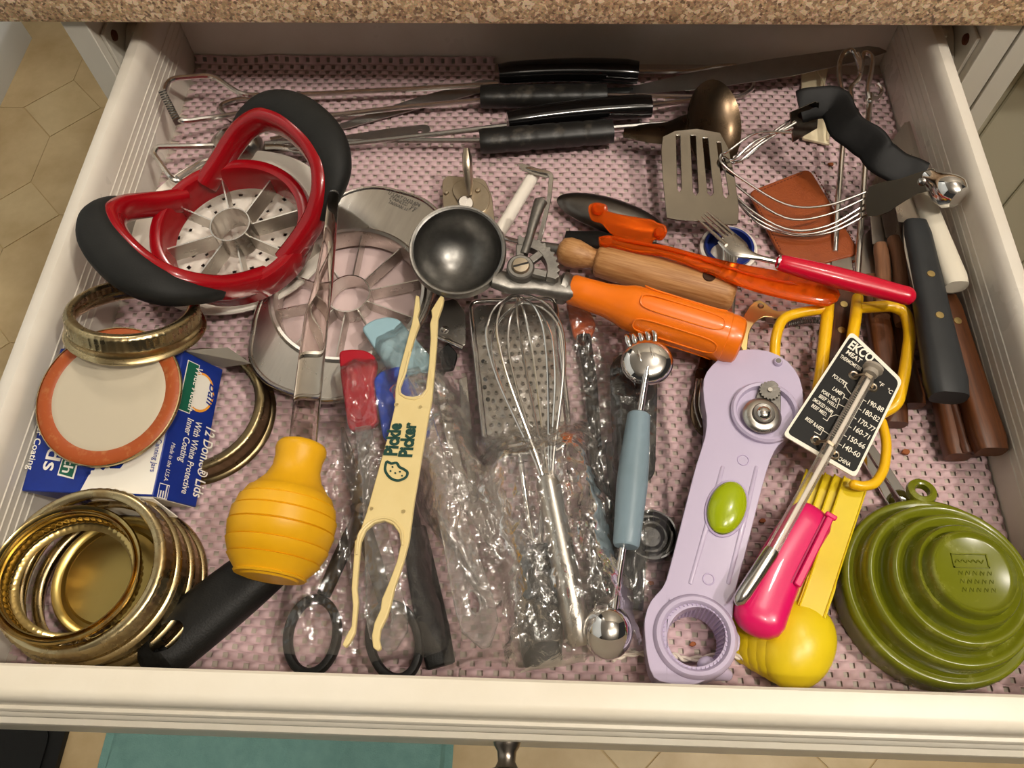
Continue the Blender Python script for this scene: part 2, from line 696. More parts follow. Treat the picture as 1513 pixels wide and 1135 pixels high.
# cabinet carcass around the drawer
cab = thing('base_cabinet', 'white painted cabinet frame the drawer slides out of', 'cabinet', (0, .2, ZF))
YF = -.068
for sx in (-1, 1):
    a, b = (.3215, .3395)
    part('side_panel', MB().box((min(sx * a, sx * b), YF, ZF + .02), (max(sx * a, sx * b), .5, ZC - .001)), METALW, cab, bevel=.0006)
part('back_panel', MB().box((-.3210, .482, ZF + .02), (.3210, .499, ZC - .001)), METALW, cab)
part('inner_shelf', MB().box((-.3210, .03, -.055), (.3210, .48, -.045)), METALW, cab)
# drawer runners fixed to the cabinet sides
for sx in (-1, 1):
    x1 = sx * .3212
    sl = part('drawer_runner', MB().box((min(x1, x1 - sx * .0025), -.060, .008), (max(x1, x1 - sx * .0025), .40, .074)), METALW, cab, bevel=.0005)
    o = [V((x1 - sx * .0026, y, z)) for y, z in ((-.061, .016), (-.050, .008), (.4, .008), (.4, .056), (-.030, .056), (-.050, .046))]
    part('rail_flange', MB().prism(fillet(o, .004), .008, (-sx, 0, 0)), METALW, sl, bevel=.0012)
    for y, z in ((-.042, .036), (-.036, .024)):
        part('rail_boss', MB().lathe([(.0001, .0), (.0052, .0), (.0045, .0022), (.0030, .0026), (.0025, .0012), (.0001, .001)], 16, flat_frame((x1 - sx * .0106, y, z), (-sx, 0, 0), (0, 1, 0))), METALW, sl)
    part('screw_head', MB().lathe([(.0001, .0), (.0042, .0), (.0038, .0014), (.0001, .002)], 16, flat_frame((x1 - sx * .0025, -.048, .064), (-sx, 0, 0), (0, 1, 0))), pm('rusty_screw', '5a2c18', .6), sl)
    part('rail_roller', MB().lathe([(.0001, -.0015), (.0045, -.0015), (.0045, .0015), (.0001, .0015)], 16, flat_frame((x1 - sx * .0100, -.020, .0630), (-sx, 0, 0), (0, 1, 0))), BLACKM, sl)

nb = thing('neighbouring_cabinet', 'white cabinet with its door panel right beside the drawer, in shade', 'cabinet', (.6, .2, ZF))
part('side_panel', MB().box((.3405, YF - .002, ZF + .02), (.3560, .5, ZC - .001)), METALW, nb, bevel=.0006)
part('door_panel', MB().box((.3575, -.015, ZF + .02), (.95, .004, ZC - .03)), pm('shaded_white_paint', 'bdb7a0', .5), nb)  # white door; the shade on it is put into this darker olive
part('top_rail', MB().box((.3575, -.040, .062), (.95, -.016, ZC - .001)), METALW, nb, bevel=.004)
for x in (.40, .47, .54, .61):
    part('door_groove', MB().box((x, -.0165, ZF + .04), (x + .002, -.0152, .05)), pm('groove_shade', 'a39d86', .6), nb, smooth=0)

# white wall with its baseboard at the far left, beyond the end of the cabinets
struct('wall_left', MB().box((-1.30, -1.3, ZF - .001), (-1.205, .965, 1.76)), pm('cool_white_wall', 'cfd6da', .5), smooth=0)
bp_ = [(-1.2045, ZF), (-1.1905, ZF), (-1.1905, ZF + .060), (-1.1930, ZF + .070), (-1.1975, ZF + .075), (-1.2000, ZF + .088), (-1.2045, ZF + .092)]
struct('baseboard_left', MB().rings([[V((x, y, z)) for x, z in bp_] for y in (-1.3, .975)]), pm('white_gloss_trim', 'e2e4e2', .25))

struct('ceiling', MB().box((-1.30, -2.2, 1.762), (1.9, 1.6, 1.80)), pm('ceiling_paint', '96918a', .8), smooth=0)

struct('wall_back', MB().box((-.43, .502, .1316), (1.9, .56, 1.761)), pm('beige_wall_paint', '8d8578', .6), smooth=0)

# rug and dark mat in front of the cabinet
def rugz(x, y):
    a = abs(sin(x * 26 + y * 14)) ** .5
    b = abs(sin(x * 26 - y * 14)) ** .5
    return .012 * min(a, b) + .004


RUGM = pm('teal_plush', '7aa39c', .9, col2='6c968f', scale=60, bump=.6, bscale=500)
r0, r1, r2_, r3 = P(140, 1096, -.75), P(640, 1120, -.75), 0, 0
mb = MB().grid(lambda s, t: V((-.60 + s * .50, -1.15 + t * .69, ZF + rugz(s * .5, t * .69) * (1 if .03 < s < .97 and .03 < t < .97 else .3))), 90, 90)
n0 = len(mb.v)
mb.add([(-.60, -1.15, ZF + .0005), (-.10, -1.15, ZF + .0005), (-.10, -.46, ZF + .0005), (-.60, -.46, ZF + .0005)], [(0, 1, 2, 3)])
solo('quilted_rug', mb, RUGM, 'pale teal quilted plush rug on the floor below the drawer front', 'rug')
mb = MB().prism(fillet([V(p) for p in ((-1.2, -1.1, -.738), (-.66, -1.1, -.738), (-.655, -.47, -.738), (-1.2, -.47, -.738))], .02), .011)
mb.prism(fillet([V(p) for p in ((-1.18, -1.08, -.734), (-.68, -1.08, -.734), (-.675, -.49, -.734), (-1.18, -.49, -.734))], .02), .0045)
solo('black_floor_mat', mb, BLACKM, 'black rubber mat at the bottom left beside the teal rug', 'mat')

# ---------------------------------------------------------------- the drawer
W, D, HR = .29, .50, .0675
dr = thing('drawer', 'white kitchen drawer pulled open and full of utensils', 'drawer', (0, -.25, -.012))
part('bottom_panel', MB().box((-.304, -D - .004, -.012), (.304, .013, 0)), pm('drawer_bottom', 'b3a69a', .5), dr)  # greyer than the sides, to show as shade through the liner holes


def side(sx):
    pr = [(.290, .0002), (.290, .018)]
    for z in (.022, .028, .034, .040, .046):
        pr += [(.290, z), (.2895, z + .0005), (.2895, z + .0015), (.290, z + .002)]
    pr += [(.290, .058), (.2912, .0645), (.2945, .0673), (.2995, .0673), (.3030, .0655), (.304, .061), (.304, .0002)]
    return MB().rings([[V((sx * x, y, z)) for x, z in pr] for y in (-D, .013)])


for sx in (-1, 1):
    sp = part('side_panel', side(sx), WALLW, dr, smooth=40)
    part('side_rail', MB().box((min(sx * .3045, sx * .3075), -.46, .004), (max(sx * .3045, sx * .3065), .010, .040)), METALW, sp)
    for y in (-.040, -.022):
        part('rail_tab', MB().box((min(sx * .3035, sx * .3060), y - .004, .055), (max(sx * .3035, sx * .3060), y + .004, .064)), METALW, sp)
part('back_panel', MB().rings([[V((x, y, z)) for y, z in ((.0, .0002), (.0, .058), (.0012, .0615), (.004, .063), (.010, .063), (.0128, .060), (.013, .0002))] for x in (-.2895, .2895)]), WALLW, dr)
fp = [(-.4998, -.012), (-.4998, .0660), (-.5012, .0675), (-.5110, .0675), (-.5140, .0666), (-.5160, .0640), (-.5168, .060), (-.5170, .0545), (-.5176, .0532), (-.5192, .0530), (-.5202, .0515),
      (-.5202, .0490), (-.5190, .0475), (-.5188, .042), (-.5195, .036), (-.5212, .0345), (-.5216, .0325), (-.5212, .0305), (-.5212, .024), (-.5240, .0225), (-.5248, .020), (-.5240, .0175), (-.5225, .017), (-.5225, -.09), (-.4998, -.09)]
fr = part('front_panel', MB().rings([[V((x, y, z)) for y, z in fp] for x in (-.345, .345)]), WHITE, dr, smooth=40)
KB = pm('dark_nickel', (.30, .26, .22), .3, 1)
part('knob', MB().lathe([(.0001, 0), (.008, 0), (.0075, .002), (.0055, .005), (.005, .010), (.0065, .013), (.0145, .016), (.0155, .019), (.0150, .022), (.012, .0245), (.0001, .0255)], 28, flat_frame((-.005, -.5225, -.035), (0, -1, 0), (1, 0, 0))), KB, fr)


# pink non-slip liner: rows of small pads with holes between, one sheet of foam
def liner(x0, x1, y0, y1, seed, curl=0):
    px, py = .0088, .0048
    nx, ny = int((x1 - x0) / px), int((y1 - y0) / py)
    px, py = (x1 - x0) / nx, (y1 - y0) / ny
    mb = MB()
    vs, fs = [], []
    rnd = random.Random(seed)
    tx = [-.17, .17, .30, .5, .70]
    ty = [0, .2, .5, .8, 1.0]
    for j in range(ny):
        off = (j % 2) * .5
        jit = rnd.uniform(-.06, .06)
        base = len(vs)
        cols = []
        for i in range(nx + 1):
            jj = [rnd.uniform(-.05, .05) for _ in tx]
            hgt = rnd.uniform(.85, 1.15)
            for q, t in enumerate(tx):
                u = (i + t + off + jit + jj[q] * .5)
                x = min(x1, max(x0, x0 + (u - .0) * px))
                col = []
                for tt in ty:
                    y = y0 + (j + tt) * py
                    y += .0012 * noise.noise(V((x * 30, y * 30, seed)))
                    ax = 0 if q < 2 else (.85 if q in (2, 4) else 1)
                    ay = {0: .18, .2: .8, .5: 1, .8: .8, 1.0: .18}[tt]
                    z = .0009 + .0018 * hgt * (ax * ay if q >= 2 else .28 * ay) + .0007 * noise.noise(V((x * 12, y * 12, 3 + seed)))
                    if curl:
                        d = (y - (y1 - .012)) / .012
                        if d > 0:
                            z += curl * d * d
                    col.append(len(vs))
                    vs.append((x, y, max(.0004, z)))
                cols.append((q, col))
        for a in range(len(cols) - 1):
            qa, ca = cols[a]
            _, cb = cols[a + 1]
            for b in range(4):
                if qa == 0 and b in (1, 2):
                    continue
                fs.append((ca[b], cb[b], cb[b + 1], ca[b + 1]))
    mb.v = [V(v) for v in vs]
    mb.f = fs
    return mb


PINKM = pm('pink_liner_foam', 'c5a8ab', .62, col2='b99c9f', scale=14)
XS = P(724, 230, .002).x
solo('drawer_liner', liner(-.289, XS, -.497, -.0015, 1, .007), PINKM, 'pink woven-look grip liner, the left sheet reaching the drawer back', 'liner', 'grip liner sheets', smooth=60)
solo('drawer_liner', liner(XS - .002, .289, -.497, -.012, 2), PINKM, 'pink woven-look grip liner, the right sheet stopping short of the back', 'liner', 'grip liner sheets', smooth=60)
# ---------------------------------------------------------------- left side: slicers, canning rings, box, baster
MZ = .0032   # top of the liner pads


def arc(cx, cy, r, a0, a1, n, z=0):
    return [V((cx + r * cos(a0 + (a1 - a0) * i / n), cy + r * sin(a0 + (a1 - a0) * i / n), z)) for i in range(n + 1)]


# white perforated base under the red slicer
cb = P(352, 345, .012)
base = thing('perforated_base', 'white round plastic base with square holes under the red apple slicer', 'base', T(V((cb.x, cb.y, MZ))))
mb = MB()
N = 72
radii = [0.0005, .010, .0125, .018, .0205, .026, .0285, .034, .0365, .0415, .044, .050]
zz = [.0095] * 10 + [.0092, .0085]
vs = []
for r, z in zip(radii, zz):
    vs += [(r * cos(2 * pi * j / N), r * sin(2 * pi * j / N), z) for j in range(N)]
fs = []
for i in range(len(radii) - 1):
    hole = i in (1, 3, 5, 7, 9)
    step = {1: 12, 3: 8, 5: 6, 7: 4, 9: 4}.get(i, 1)
    w = 2 if i in (1, 3) else 1
    for j in range(N):
        if hole and (j + i * 3) % step < w:
            continue
        k2 = (j + 1) % N
        fs.append((i * N + j, i * N + k2, (i + 1) * N + k2, (i + 1) * N + j))
part('strainer_plate', MB().add(vs, fs), WHITEP, base, local=True, solid=.0012, smooth=50)
part('rim', MB().lathe([(.0495, .0078), (.056, .009), (.066, .0125), (.0715, .0165), (.0735, .0165), (.0742, .0150), (.0738, .0135), (.068, .009), (.060, .0055), (.056, .0005), (.0545, .0005), (.054, .0055), (.0495, .0062)], 72, closed=True), WHITEP, base, local=True)

# red apple slicer: ring, two raised loop handles with black grips, hub and blades
cR = P(342, 335, .0465)
dR = V((.70, .74, 0)).normalized()
nR = (V((0, 0, 1)) + V((-.02, -.06, 0))).normalized()
MR = flat_frame(cR, nR, dR)
sl = thing('apple_slicer', 'red plastic apple slicer with black rubber handle grips and eight steel blades', 'slicer', MR)


part('ring', MB().lathe(
    [(.0450, -.0165), (.0455, .002), (.0465, .0045), (.0500, .0055), (.0535, .0045), (.0555, .000), (.0540, -.010), (.0525, -.0165), (.0500, -.0178), (.047, -.0178)], 72, closed=True), RED, sl, local=True)
for sg in (1, -1):
    # red loop arm: leaves the ring, rises, runs round the end
    cl = [(.010, .0525, -.004), (.026, .0530, .003), (.042, .0525, .012), (.056, .0475, .022), (.067, .036, .030), (.0725, .019, .0335), (.0740, .0, .0345), (.0725, -.019, .0335), (.067, -.036, .030), (.056, -.0475, .022), (.042, -.0525, .012), (.026, -.0530, .003), (.010, -.0525, -.004)]
    kx, ky, kz = (.93, .87, .95) if sg > 0 else (.80, .88, 1.12)
    pts = cr([(sg * x * kx, y * ky, z * kz) for x, y, z in cl], 5)
    hd = part('handle_loop', MB().sweep(pts, .0058, .0085, n=14, e=3.2), RED, sl, local=True)
    # black grip outside the loop: crescent widest at the middle
    cg = [(.046, .0570, .0125, .0020), (.0605, .0545, .023, .0060), (.0755, .0430, .0310, .0105), (.0845, .0230, .0350, .0130), (.0865, 0, .0360, .0138), (.0845, -.0230, .0350, .0130), (.0755, -.0430, .0310, .0105), (.0605, -.0545, .023, .0060), (.046, -.0570, .0125, .0020)]
    g = cr([(sg * x * kx, y * ky, z * kz, w) for x, y, z, w in cg], 5)
    part('grip', MB().sweep([p[:3] for p in g], [p[3] for p in g], [min(.0100, .003 + p[3] * .55) for p in g], n=16, e=2.4), BLACKR, hd, local=True)
part('hub', MB().lathe([(.0128, -.017), (.0128, .003), (.0136, .003), (.0136, -.017)], 40, closed=True), STEEL, sl, local=True)
for i in range(8):
    a = 2 * pi * i / 8 + .33
    M = Matrix.Rotation(a, 4, 'Z')
    part('blade', MB().box((.0134, -.0005, -.017), (.0460, .0005, -.003), M @ Matrix.Rotation(.0, 4, 'X')), STEELB, sl, local=True)

# steel apple divider with two tab handles
cS = P(514, 432, .0258)
dS = V((P(590, 285, .0225) - P(440, 560, .0205)))
nS = V((-.02, -.03, 1)).normalized()
MS = flat_frame(cS, nS, dS)
sd = thing('apple_divider', 'large stainless steel apple divider with ten blades and two flat tab handles', 'slicer', MS)
out = []
half = [(.058, .0, .062), ]
pl = []
for sg in (1, -1):
    k = .95 if sg > 0 else .84
    pl += [(sg * .030, -.0525 * sg), (sg * .054 * k, -.0480 * sg), (sg * .078 * k, -.0390 * sg), (sg * .0915 * k, -.022 * sg), (sg * .0945 * k, 0), (sg * .0915 * k, .022 * sg), (sg * .078 * k, .0390 * sg), (sg * .054 * k, .0480 * sg), (sg * .030, .0525 * sg), (0, .0560 * sg)]
outl = cr(pl, 5, True)
ring_in = [(.0505 * cos(2 * pi * i / 72), .0505 * sin(2 * pi * i / 72)) for i in range(72)]
part('plate', MB().prism([V((x, y, 0)) for x, y in outl], .0012, holes=[[V((x, y, 0)) for x, y in ring_in]]), STEELB, sd, local=True, smooth=30)
rim = [(x, y, -.0015) for x, y in outl]
part('rolled_edge', MB().sweep(rim, .0020, .0026, n=10, closed=True), STEEL, sd, local=True)
part('inner_wall', MB().lathe([(.0492, -.0150), (.0492, -.001), (.0500, .0012), (.0520, .0016), (.0535, .0005), (.0515, -.0002), (.0502, -.0020), (.0502, -.0150)], 72, closed=True), STEELB, sd, local=True)
part('hub', MB().lathe([(.0140, -.0150), (.0140, -.001), (.0148, -.001), (.0148, -.0150)], 40, closed=True), STEEL, sd, local=True)
for i in range(10):
    a = 2 * pi * i / 10 + .26
    part('blade', MB().box((.0146, -.0004, -.0145), (.0494, .0004, -.0030), Matrix.Rotation(a, 4, 'Z')), STEELB, sd, local=True)
PS = Plane(cS, nS)
INKD = pm('etched_mark', (.08, .075, .07), .5, 0)
for s, a, b, h in (('U.S.PAT.D432,874', (573, 287), (619, 306), .0030), ('STAINLESS', (575, 294), (601, 305), .0028), ('TAIWAN 11', (573, 300), (600, 312), .0028)):
    txt(s, a, b, PS, INKD, sd, h=h)
ga, gb = PS.at(605, 308), PS.at(611, 312)
dx = (gb - ga).normalized()
dy = nS.cross(dx)
gl = MB()
for k in (0, 1):
    o = ga + dx * (k * .0028)
    for p, q in (((0, .0036), (.0003, .0016)), ((.0003, .0016), (.0011, .0014)), ((.0011, .0014), (.0016, .0036)), ((.0007, .0014), (.0007, -.0002)), ((.0002, -.0003), (.0013, -.0003))):
        gl.strip([o + dx * p[0] + dy * p[1] + nS * .0004, o + dx * q[0] + dy * q[1] + nS * .0004], .0003, .0001, up=nS)
part('etched_glass_and_fork_mark', gl, INKD, sd, smooth=0)
# frosted plastic disc lying under the divider
c2 = P(516, 440, .010)
mb = MB().lathe([(.0001, .0042), (.050, .0042), (.0545, .0050), (.0560, .0040), (.0545, .0), (.050, .0032), (.0001, .0032)], 64)
mb.xf(T(V((c2.x, c2.y, MZ))))
solo('blade_guard_disc', mb, pm('pale_plastic', 'c9b2b0', .35), 'pale round plastic guard lying flat below the steel apple divider', 'disc')

# ------------------------------------------------ canning rings and lids


def ring_part(t, R, H=.0165, mat=GOLD, M=ID, down=False):
    """screw band: flat top flange, knurled side, rolled bottom bead"""
    ri = R - .0075
    prof = [(ri, H - .0010), (ri + .001, H), (R - .0035, H), (R - .0018, H - .0008), (R - .0012, H - .0025), (R - .0012, H - .0075), (R - .0004, H - .0090), (R - .0014, H - .0105), (R - .0006, .0030), (R + .0010, .0024), (R + .0018, .0008), (R + .0010, -.0003), (R - .0006, .0006),
            (R - .0022, .0030), (R - .0028, H - .0105), (R - .0018, H - .0088), (R - .0026, H - .0075), (R - .0026, H - .0030), (R - .0042, H - .0014)]
    kn = (4, 5)

    def mod(r, a, i):
        if i in kn or i in (16, 17):
            return r + .00032 * (1 if int(a / (2 * pi) * 180 + .5) % 3 else -1)
        return r
    return part('band', MB().lathe(prof, 180, M, closed=True, mod=mod), mat, t, local=True, smooth=50)


# ring lying flat under the box end
q = P(297, 613, .008)
t = thing('canning_ring', 'dark gold canning ring lying flat, half under the blue box', 'jar ring', T(V((q.x, q.y, MZ))))
ring_part(t, .0455, mat=DARKGOLD)

# wide ring stack at the front corner
q = V((-.2325, -.4500, 0))
for i, (ox, oy, lab) in enumerate(((.0015, .0008, 'gold canning ring, bottom one of the three stacked in the front corner'), (.0008, .0002, 'gold canning ring, middle one of the three stacked in the front corner'), (0, 0, 'gold canning ring, top one of the three stacked in the front corner'))):
    t = thing('canning_ring', lab, 'jar ring', T(V((q.x + ox, q.y + oy, MZ + .0167 * i))), 'canning rings')
    ring_part(t, .0466, mat=GOLD)
# gold lid inside, and the smaller ring tilted on it
t = thing('sealing_disc', 'plain gold tin lid lying inside the stacked rings', 'jar lid', T(V((q.x + .004, q.y + .003, MZ + .0176))), 'canning lids')
part('disc', MB().lathe([(.0001, .0030), (.026, .0030), (.0275, .0016), (.0300, .0014), (.0315, .0030), (.0340, .0034), (.0352, .0020), (.0347, .0012), (.0335, .0022), (.0315, .0018), (.0300, .0004), (.0275, .0006), (.026, .0020), (.0001, .0020)], 64), GOLDD, t, local=True)
qq = P(101, 848, .054)
M = flat_frame(qq, V((.16, .05, 1)), (1, 0, 0)) @ T(V((0, 0, -.0130)))
t = thing('canning_ring', 'smaller rust-stained gold canning ring tilted inside the stacked pair', 'jar ring', M, 'canning rings')
ring_part(t, .0352, .0175, GOLDR, M=Matrix.Rotation(pi, 4, 'X') @ T(V((0, 0, -.0175))))
part('inner_sleeve', MB().lathe([(.0337, .002), (.0342, .010), (.0333, .0170), (.0327, .0170), (.0334, .010), (.0329, .002)], 90, closed=True), GOLDR, t, local=True)

# blue box of lids
A, B_ = P(330, 546, .0260), P(290, 750, .0140)
ax = (B_ - A)
Lb = ax.length
ax.normalize()
nb_ = V((-.06, .0, 1))
nb_ = (nb_ - ax * nb_.dot(ax)).normalized()
lt = nb_.cross(ax)
if lt.x > 0:
    lt = -lt
Hb = .0310
Wb = .0800
MBX = Matrix((ax, -lt, nb_)).transposed().to_4x4()
if MBX.determinant() < 0:
    MBX = Matrix((-ax, -lt, nb_)).transposed().to_4x4()
MBX = flat_frame(A, nb_, -lt)
# local axes: x = towards the right (outward of the printed edge), y = towards the back, z = up
bx = thing('lid_box', 'blue and white cardboard box of canning lids with a loose lid on top', 'box', MBX)
SH = Matrix.Identity(4)
SH[0][2] = -.34     # the carton is squashed: its top has slid away from the printed edge
MBS = MBX @ SH


def bpart(name, mb, mat, **kw):
    return part(name, mb.xf(SH), mat, bx, local=True, **kw)


bpart('carton', MB().box((-Wb, -Lb, .0), (0, 0, Hb)), BOXBLUE, bevel=.0008)
bpart('picture_panel', MB().prism([V((x, y, Hb + .00015)) for x, y in ((-.0440, -Lb + .001), (-.0005, -Lb + .001), (-.0005, -.012), (-.030, -.012), (-.020, -.050), (-.036, -.062))], .0001), BOXWHITE, smooth=0)
rn = random.Random(5)
mb = MB()
for i in range(26):
    x, y, s = rn.uniform(-.046, -.022), rn.uniform(-Lb + .004, -.045), rn.uniform(.002, .0055)
    mb.prism([V((x + s * rn.uniform(.5, 1) * cos(a * .785), y + s * rn.uniform(.5, 1) * sin(a * .785), Hb + .0003)) for a in range(8)], .0001)
for i in range(16):
    y = -Lb + .008 + i * .0011
    mb.strip([V((-.026, y + .016, Hb + .0003)), V((-.012 - i * .0004, y + .026, Hb + .0003))], .00035, .0001)
bpart('printed_picture', mb, BOXBLUE, smooth=0)
bpart('end_panel', MB().box((-.0480, -Lb - .0003, .001), (-.0008, -Lb - .0001, Hb - .0012)), BOXWHITE, smooth=0)
bpart('tuck_flap', MB().prism([V(p) for p in ((-.0015, -Lb - .001, Hb - .002), (-.0015, -Lb - .008, .010), (-.038, -Lb - .008, .010), (-.044, -Lb - .001, Hb - .002))], .0006, (0, 1, 0)), BOXWHITE, smooth=0)
bpart('inner_flap', MB().prism([V(p) for p in ((-.022, .0005, Hb - .003), (-.0008, .0005, Hb - .001), (.020, .006, Hb - .008), (.0255, .001, .010), (.004, -.0005, .006))], .0007, (0, -.2, -1)), GREYCARD, smooth=0)


def bt(s, x0, y0, x1, y1, face, mat, h, shear=0, lift=.0004, bold=0):
    """lettering on the box: face 'top' (x,y) or 'edge' (y,z of the outward side)"""
    if face == 'top':
        a, b, n = V((x0, y0, Hb)), V((x1, y1, Hb)), V((0, 0, 1))
    else:
        y0, y1, h = y0 * 1.12, y1 * 1.12, h * 1.25
        a, b, n = V((0, x0, y0)), V((0, x1, y1)), V((1, 0, 0))
    A_, B2 = MBS @ a, MBS @ b
    R = MBS.to_3x3()
    n_ = ((R @ V((0, 1, 0))).cross(R @ V((0, 0, 1))) if face == 'edge' else (R @ V((1, 0, 0))).cross(R @ V((0, 1, 0)))).normalized()
    return txtw(s, A_, B2, n_, mat, bx, h=h, shear=shear, lift=lift, bold=bold)


# printed edge: reads from back to front along -y, letters upright towards +z (up to the left)
e = 'edge'


def edge_poly(cy, cz, ry, rz, mat, n=28, lift=.0003, name='emblem'):
    bpart(name, MB().prism([V((lift, cy + ry * cos(2 * pi * i / n), 1.12 * (cz + rz * sin(2 * pi * i / n)))) for i in range(n)], .0001, (-1, 0, 0)), mat, smooth=0)


def edge_box(y0, y1, z0, z1, mat, lift, name):
    bpart(name, MB().prism([V((lift, y, z * 1.12)) for y, z in ((y0, z0), (y1, z0), (y1, z1), (y0, z1))], .0001, (-1, 0, 0)), mat, smooth=0)


edge_poly(-.0205, .0125, .0125, .0095, BOXORANGE, lift=.0003)
edge_poly(-.0205, .0125, .0110, .0080, BOXWHITE, lift=.0005)
bt('Ball', -.0125, .0075, -.0275, .0075, e, BOXBLUE, .0060, .3, .0007, .01)
edge_box(-.036, -.0045, .0165, .0245, BOXWHITE, .0005, 'banner_border')
edge_box(-.0355, -.0050, .0170, .0240, BOXGREEN, .0006, 'banner')
bt('Wide Mouth', -.0065, .0185, -.0340, .0185, e, BOXWHITE, .0042, .15, .0008, .012)
bt('12 Dome\u00ae Lids', -.0395, .0040, -.0830, .0040, e, BOXWHITE, .0062, .1, .0004, .014)
bt('With White Protective', -.0385, .0115, -.0830, .0115, e, BOXWHITE, .0040, .1, .0004, .010)
bt('Inner Coating', -.0385, .0170, -.0655, .0170, e, BOXWHITE, .0040, .1, .0004, .010)
bt('Made in the U.S.A.', -.0560, .0235, -.0790, .0235, e, BOXWHITE, .0024, .2)
edge_box(-.0890, -.0805, .0195, .0255, BOXWHITE, .0004, 'flag_panel')
mb = MB()
for i in range(4):
    z = .0200 + i * .0015
    mb.prism([V((.0006, y, zz_ * 1.12)) for y, zz_ in ((-.0885, z), (-.0810, z), (-.0810, z + .0006), (-.0885, z + .0006))], .0001, (-1, 0, 0))
mb.prism([V((.0007, y, zz_ * 1.12)) for y, zz_ in ((-.0845, .0222), (-.0810, .0222), (-.0810, .0255), (-.0845, .0255))], .0001, (-1, 0, 0))
bpart('flag_print', mb, BOXBLUE, smooth=0)
# top face lettering (reads from back to front as well)
bt('Wide Mouth Mason Home Canning Jars', -.0045, -.012, -.0045, -.075, 'top', BOXBLUE, .0032, .1, .0005, .01)
bt('Lids', -.0700, -.052, -.0700, -.0765, 'top', BOXWHITE, .0095, .1, .0004, .012)
bt('Inner Coating', -.0800, -.043, -.0800, -.0765, 'top', BOXWHITE, .0042, .1, .0004, .012)
bpart('green_banner_border', MB().prism([V((x, y, Hb + .0004)) for x, y in ((-.060, -.079), (-.0495, -.081), (-.0480, -.042), (-.0585, -.042))], .0001), BOXWHITE, smooth=0)
bpart('green_banner', MB().prism([V((x, y, Hb + .0005)) for x, y in ((-.0592, -.078), (-.0505, -.080), (-.0490, -.042), (-.0577, -.042))], .0001), BOXGREEN, smooth=0)
bt('Mouth', -.0570, -.050, -.0575, -.0775, 'top', BOXWHITE, .0062, .1, .0007, .012)

# loose white lid with orange sealing ring, resting on the box
nl = V((-.02, -.16, 1)).normalized()
cl_ = P(161, 584, .0590)
M = flat_frame(cl_, nl, (1, 0, 0)) @ T(V((0, 0, -.002)))
t = thing('sealing_disc', 'cream canning lid with wide orange rubber sealing ring on the blue box', 'jar lid', M, 'canning lids')
part('disc', MB().lathe([(.0001, .0030), (.0300, .0030), (.0335, .0024), (.0348, .0018), (.0348, .0006), (.0001, .0008)], 64), LIDW, t, local=True)
part('sealing_ring', MB().lathe([(.0335, .0024), (.0345, .0031), (.0380, .0034), (.0412, .0030), (.0422, .0020), (.0422, .0008), (.0345, .0006)], 72, closed=True), RUBBERO, t, local=True)
part('rolled_edge', MB().lathe([(.0420, .0004), (.0426, .0004), (.0430, .0016), (.0426, .0028), (.0420, .0030), (.0423, .0016)], 72, closed=True), GOLD, t, local=True)

# smaller gold ring leaning on the lid, below the black grip
nz_ = V((.13, .52, 1)).normalized()
M = flat_frame(P(199, 470, .0630), nz_, (1, 0, 0)) @ T(V((0, 0, -.008)))
t = thing('canning_ring', 'gold canning ring with worn knurling leaning on the cream lid', 'jar ring', M, 'canning rings')
ring_part(t, .0385, .0165, GOLD)

# ------------------------------------------------ turkey baster
a, b = P(398, 853, .043), P(448, 655, .046)
MT = frame(a, b, roll=0)
L_ = (b - a).length
ba = thing('turkey_baster', 'turkey baster with ribbed yellow rubber bulb and long clear tube', 'baster', MT)
prof = [(0, .0001), (0, .0190), (.0010, .0198), (.0015, .0190), (.004, .0213), (.0085, .0252), (.0090, .0236), (.0096, .0250), (.016, .0280), (.0165, .0264), (.0171, .0276), (.0245, .0293), (.025, .0277), (.0256, .0288), (.032, .0290), (.0325, .0272), (.0331, .0280), (.0385, .0270), (.039, .0254), (.0396, .0258), (.0440, .0236), (.0446, .0222), (.0475, .0196), (.052, .0158), (.058, .0135), (.064, .0135), (.068, .0145), (.0705, .0143), (.0725, .0130), (.0735, .0105), (.0735, .0001)]
k = L_ / .0735
part('bulb', MB().lathe([(r, x * k) for x, r in prof], 48, Matrix.Rotation(pi / 2, 4, 'Y')), YELLOWB, ba, local=True, smooth=50)
part('bulb_end_disc', MB().lathe([(.0001, -.0010), (.0150, -.0010), (.0160, .0002), (.0150, .0006), (.0001, .0006)], 40, Matrix.Rotation(pi / 2, 4, 'Y')), YELLOWB, ba, local=True)
tp_ = [P(447, 662, .0460), P(457, 560, .0540), P(468, 470, .0610), P(477, 425, .0645), P(487, 355, .0700), P(493, 286, .0740)]
mb = MB().sweep(tp_, [.0080, .0079, .0074, .0060, .0042, .0034], n=20)
mb.f = [f for f in mb.f if len(f) == 4]
mi = MB().sweep(tp_, [.0075, .0074, .0069, .0055, .0038, .0030], n=20)
mb.add(mi.v, [f[::-1] for f in mi.f if len(f) == 4])
part('tube', mb, TUBEG, ba)
mb = MB().sweep([P(493, 288, .0740), P(493.3, 284, .0740)], .0036, n=16)
part('tube_tip_rim', mb, CLEARH, ba)

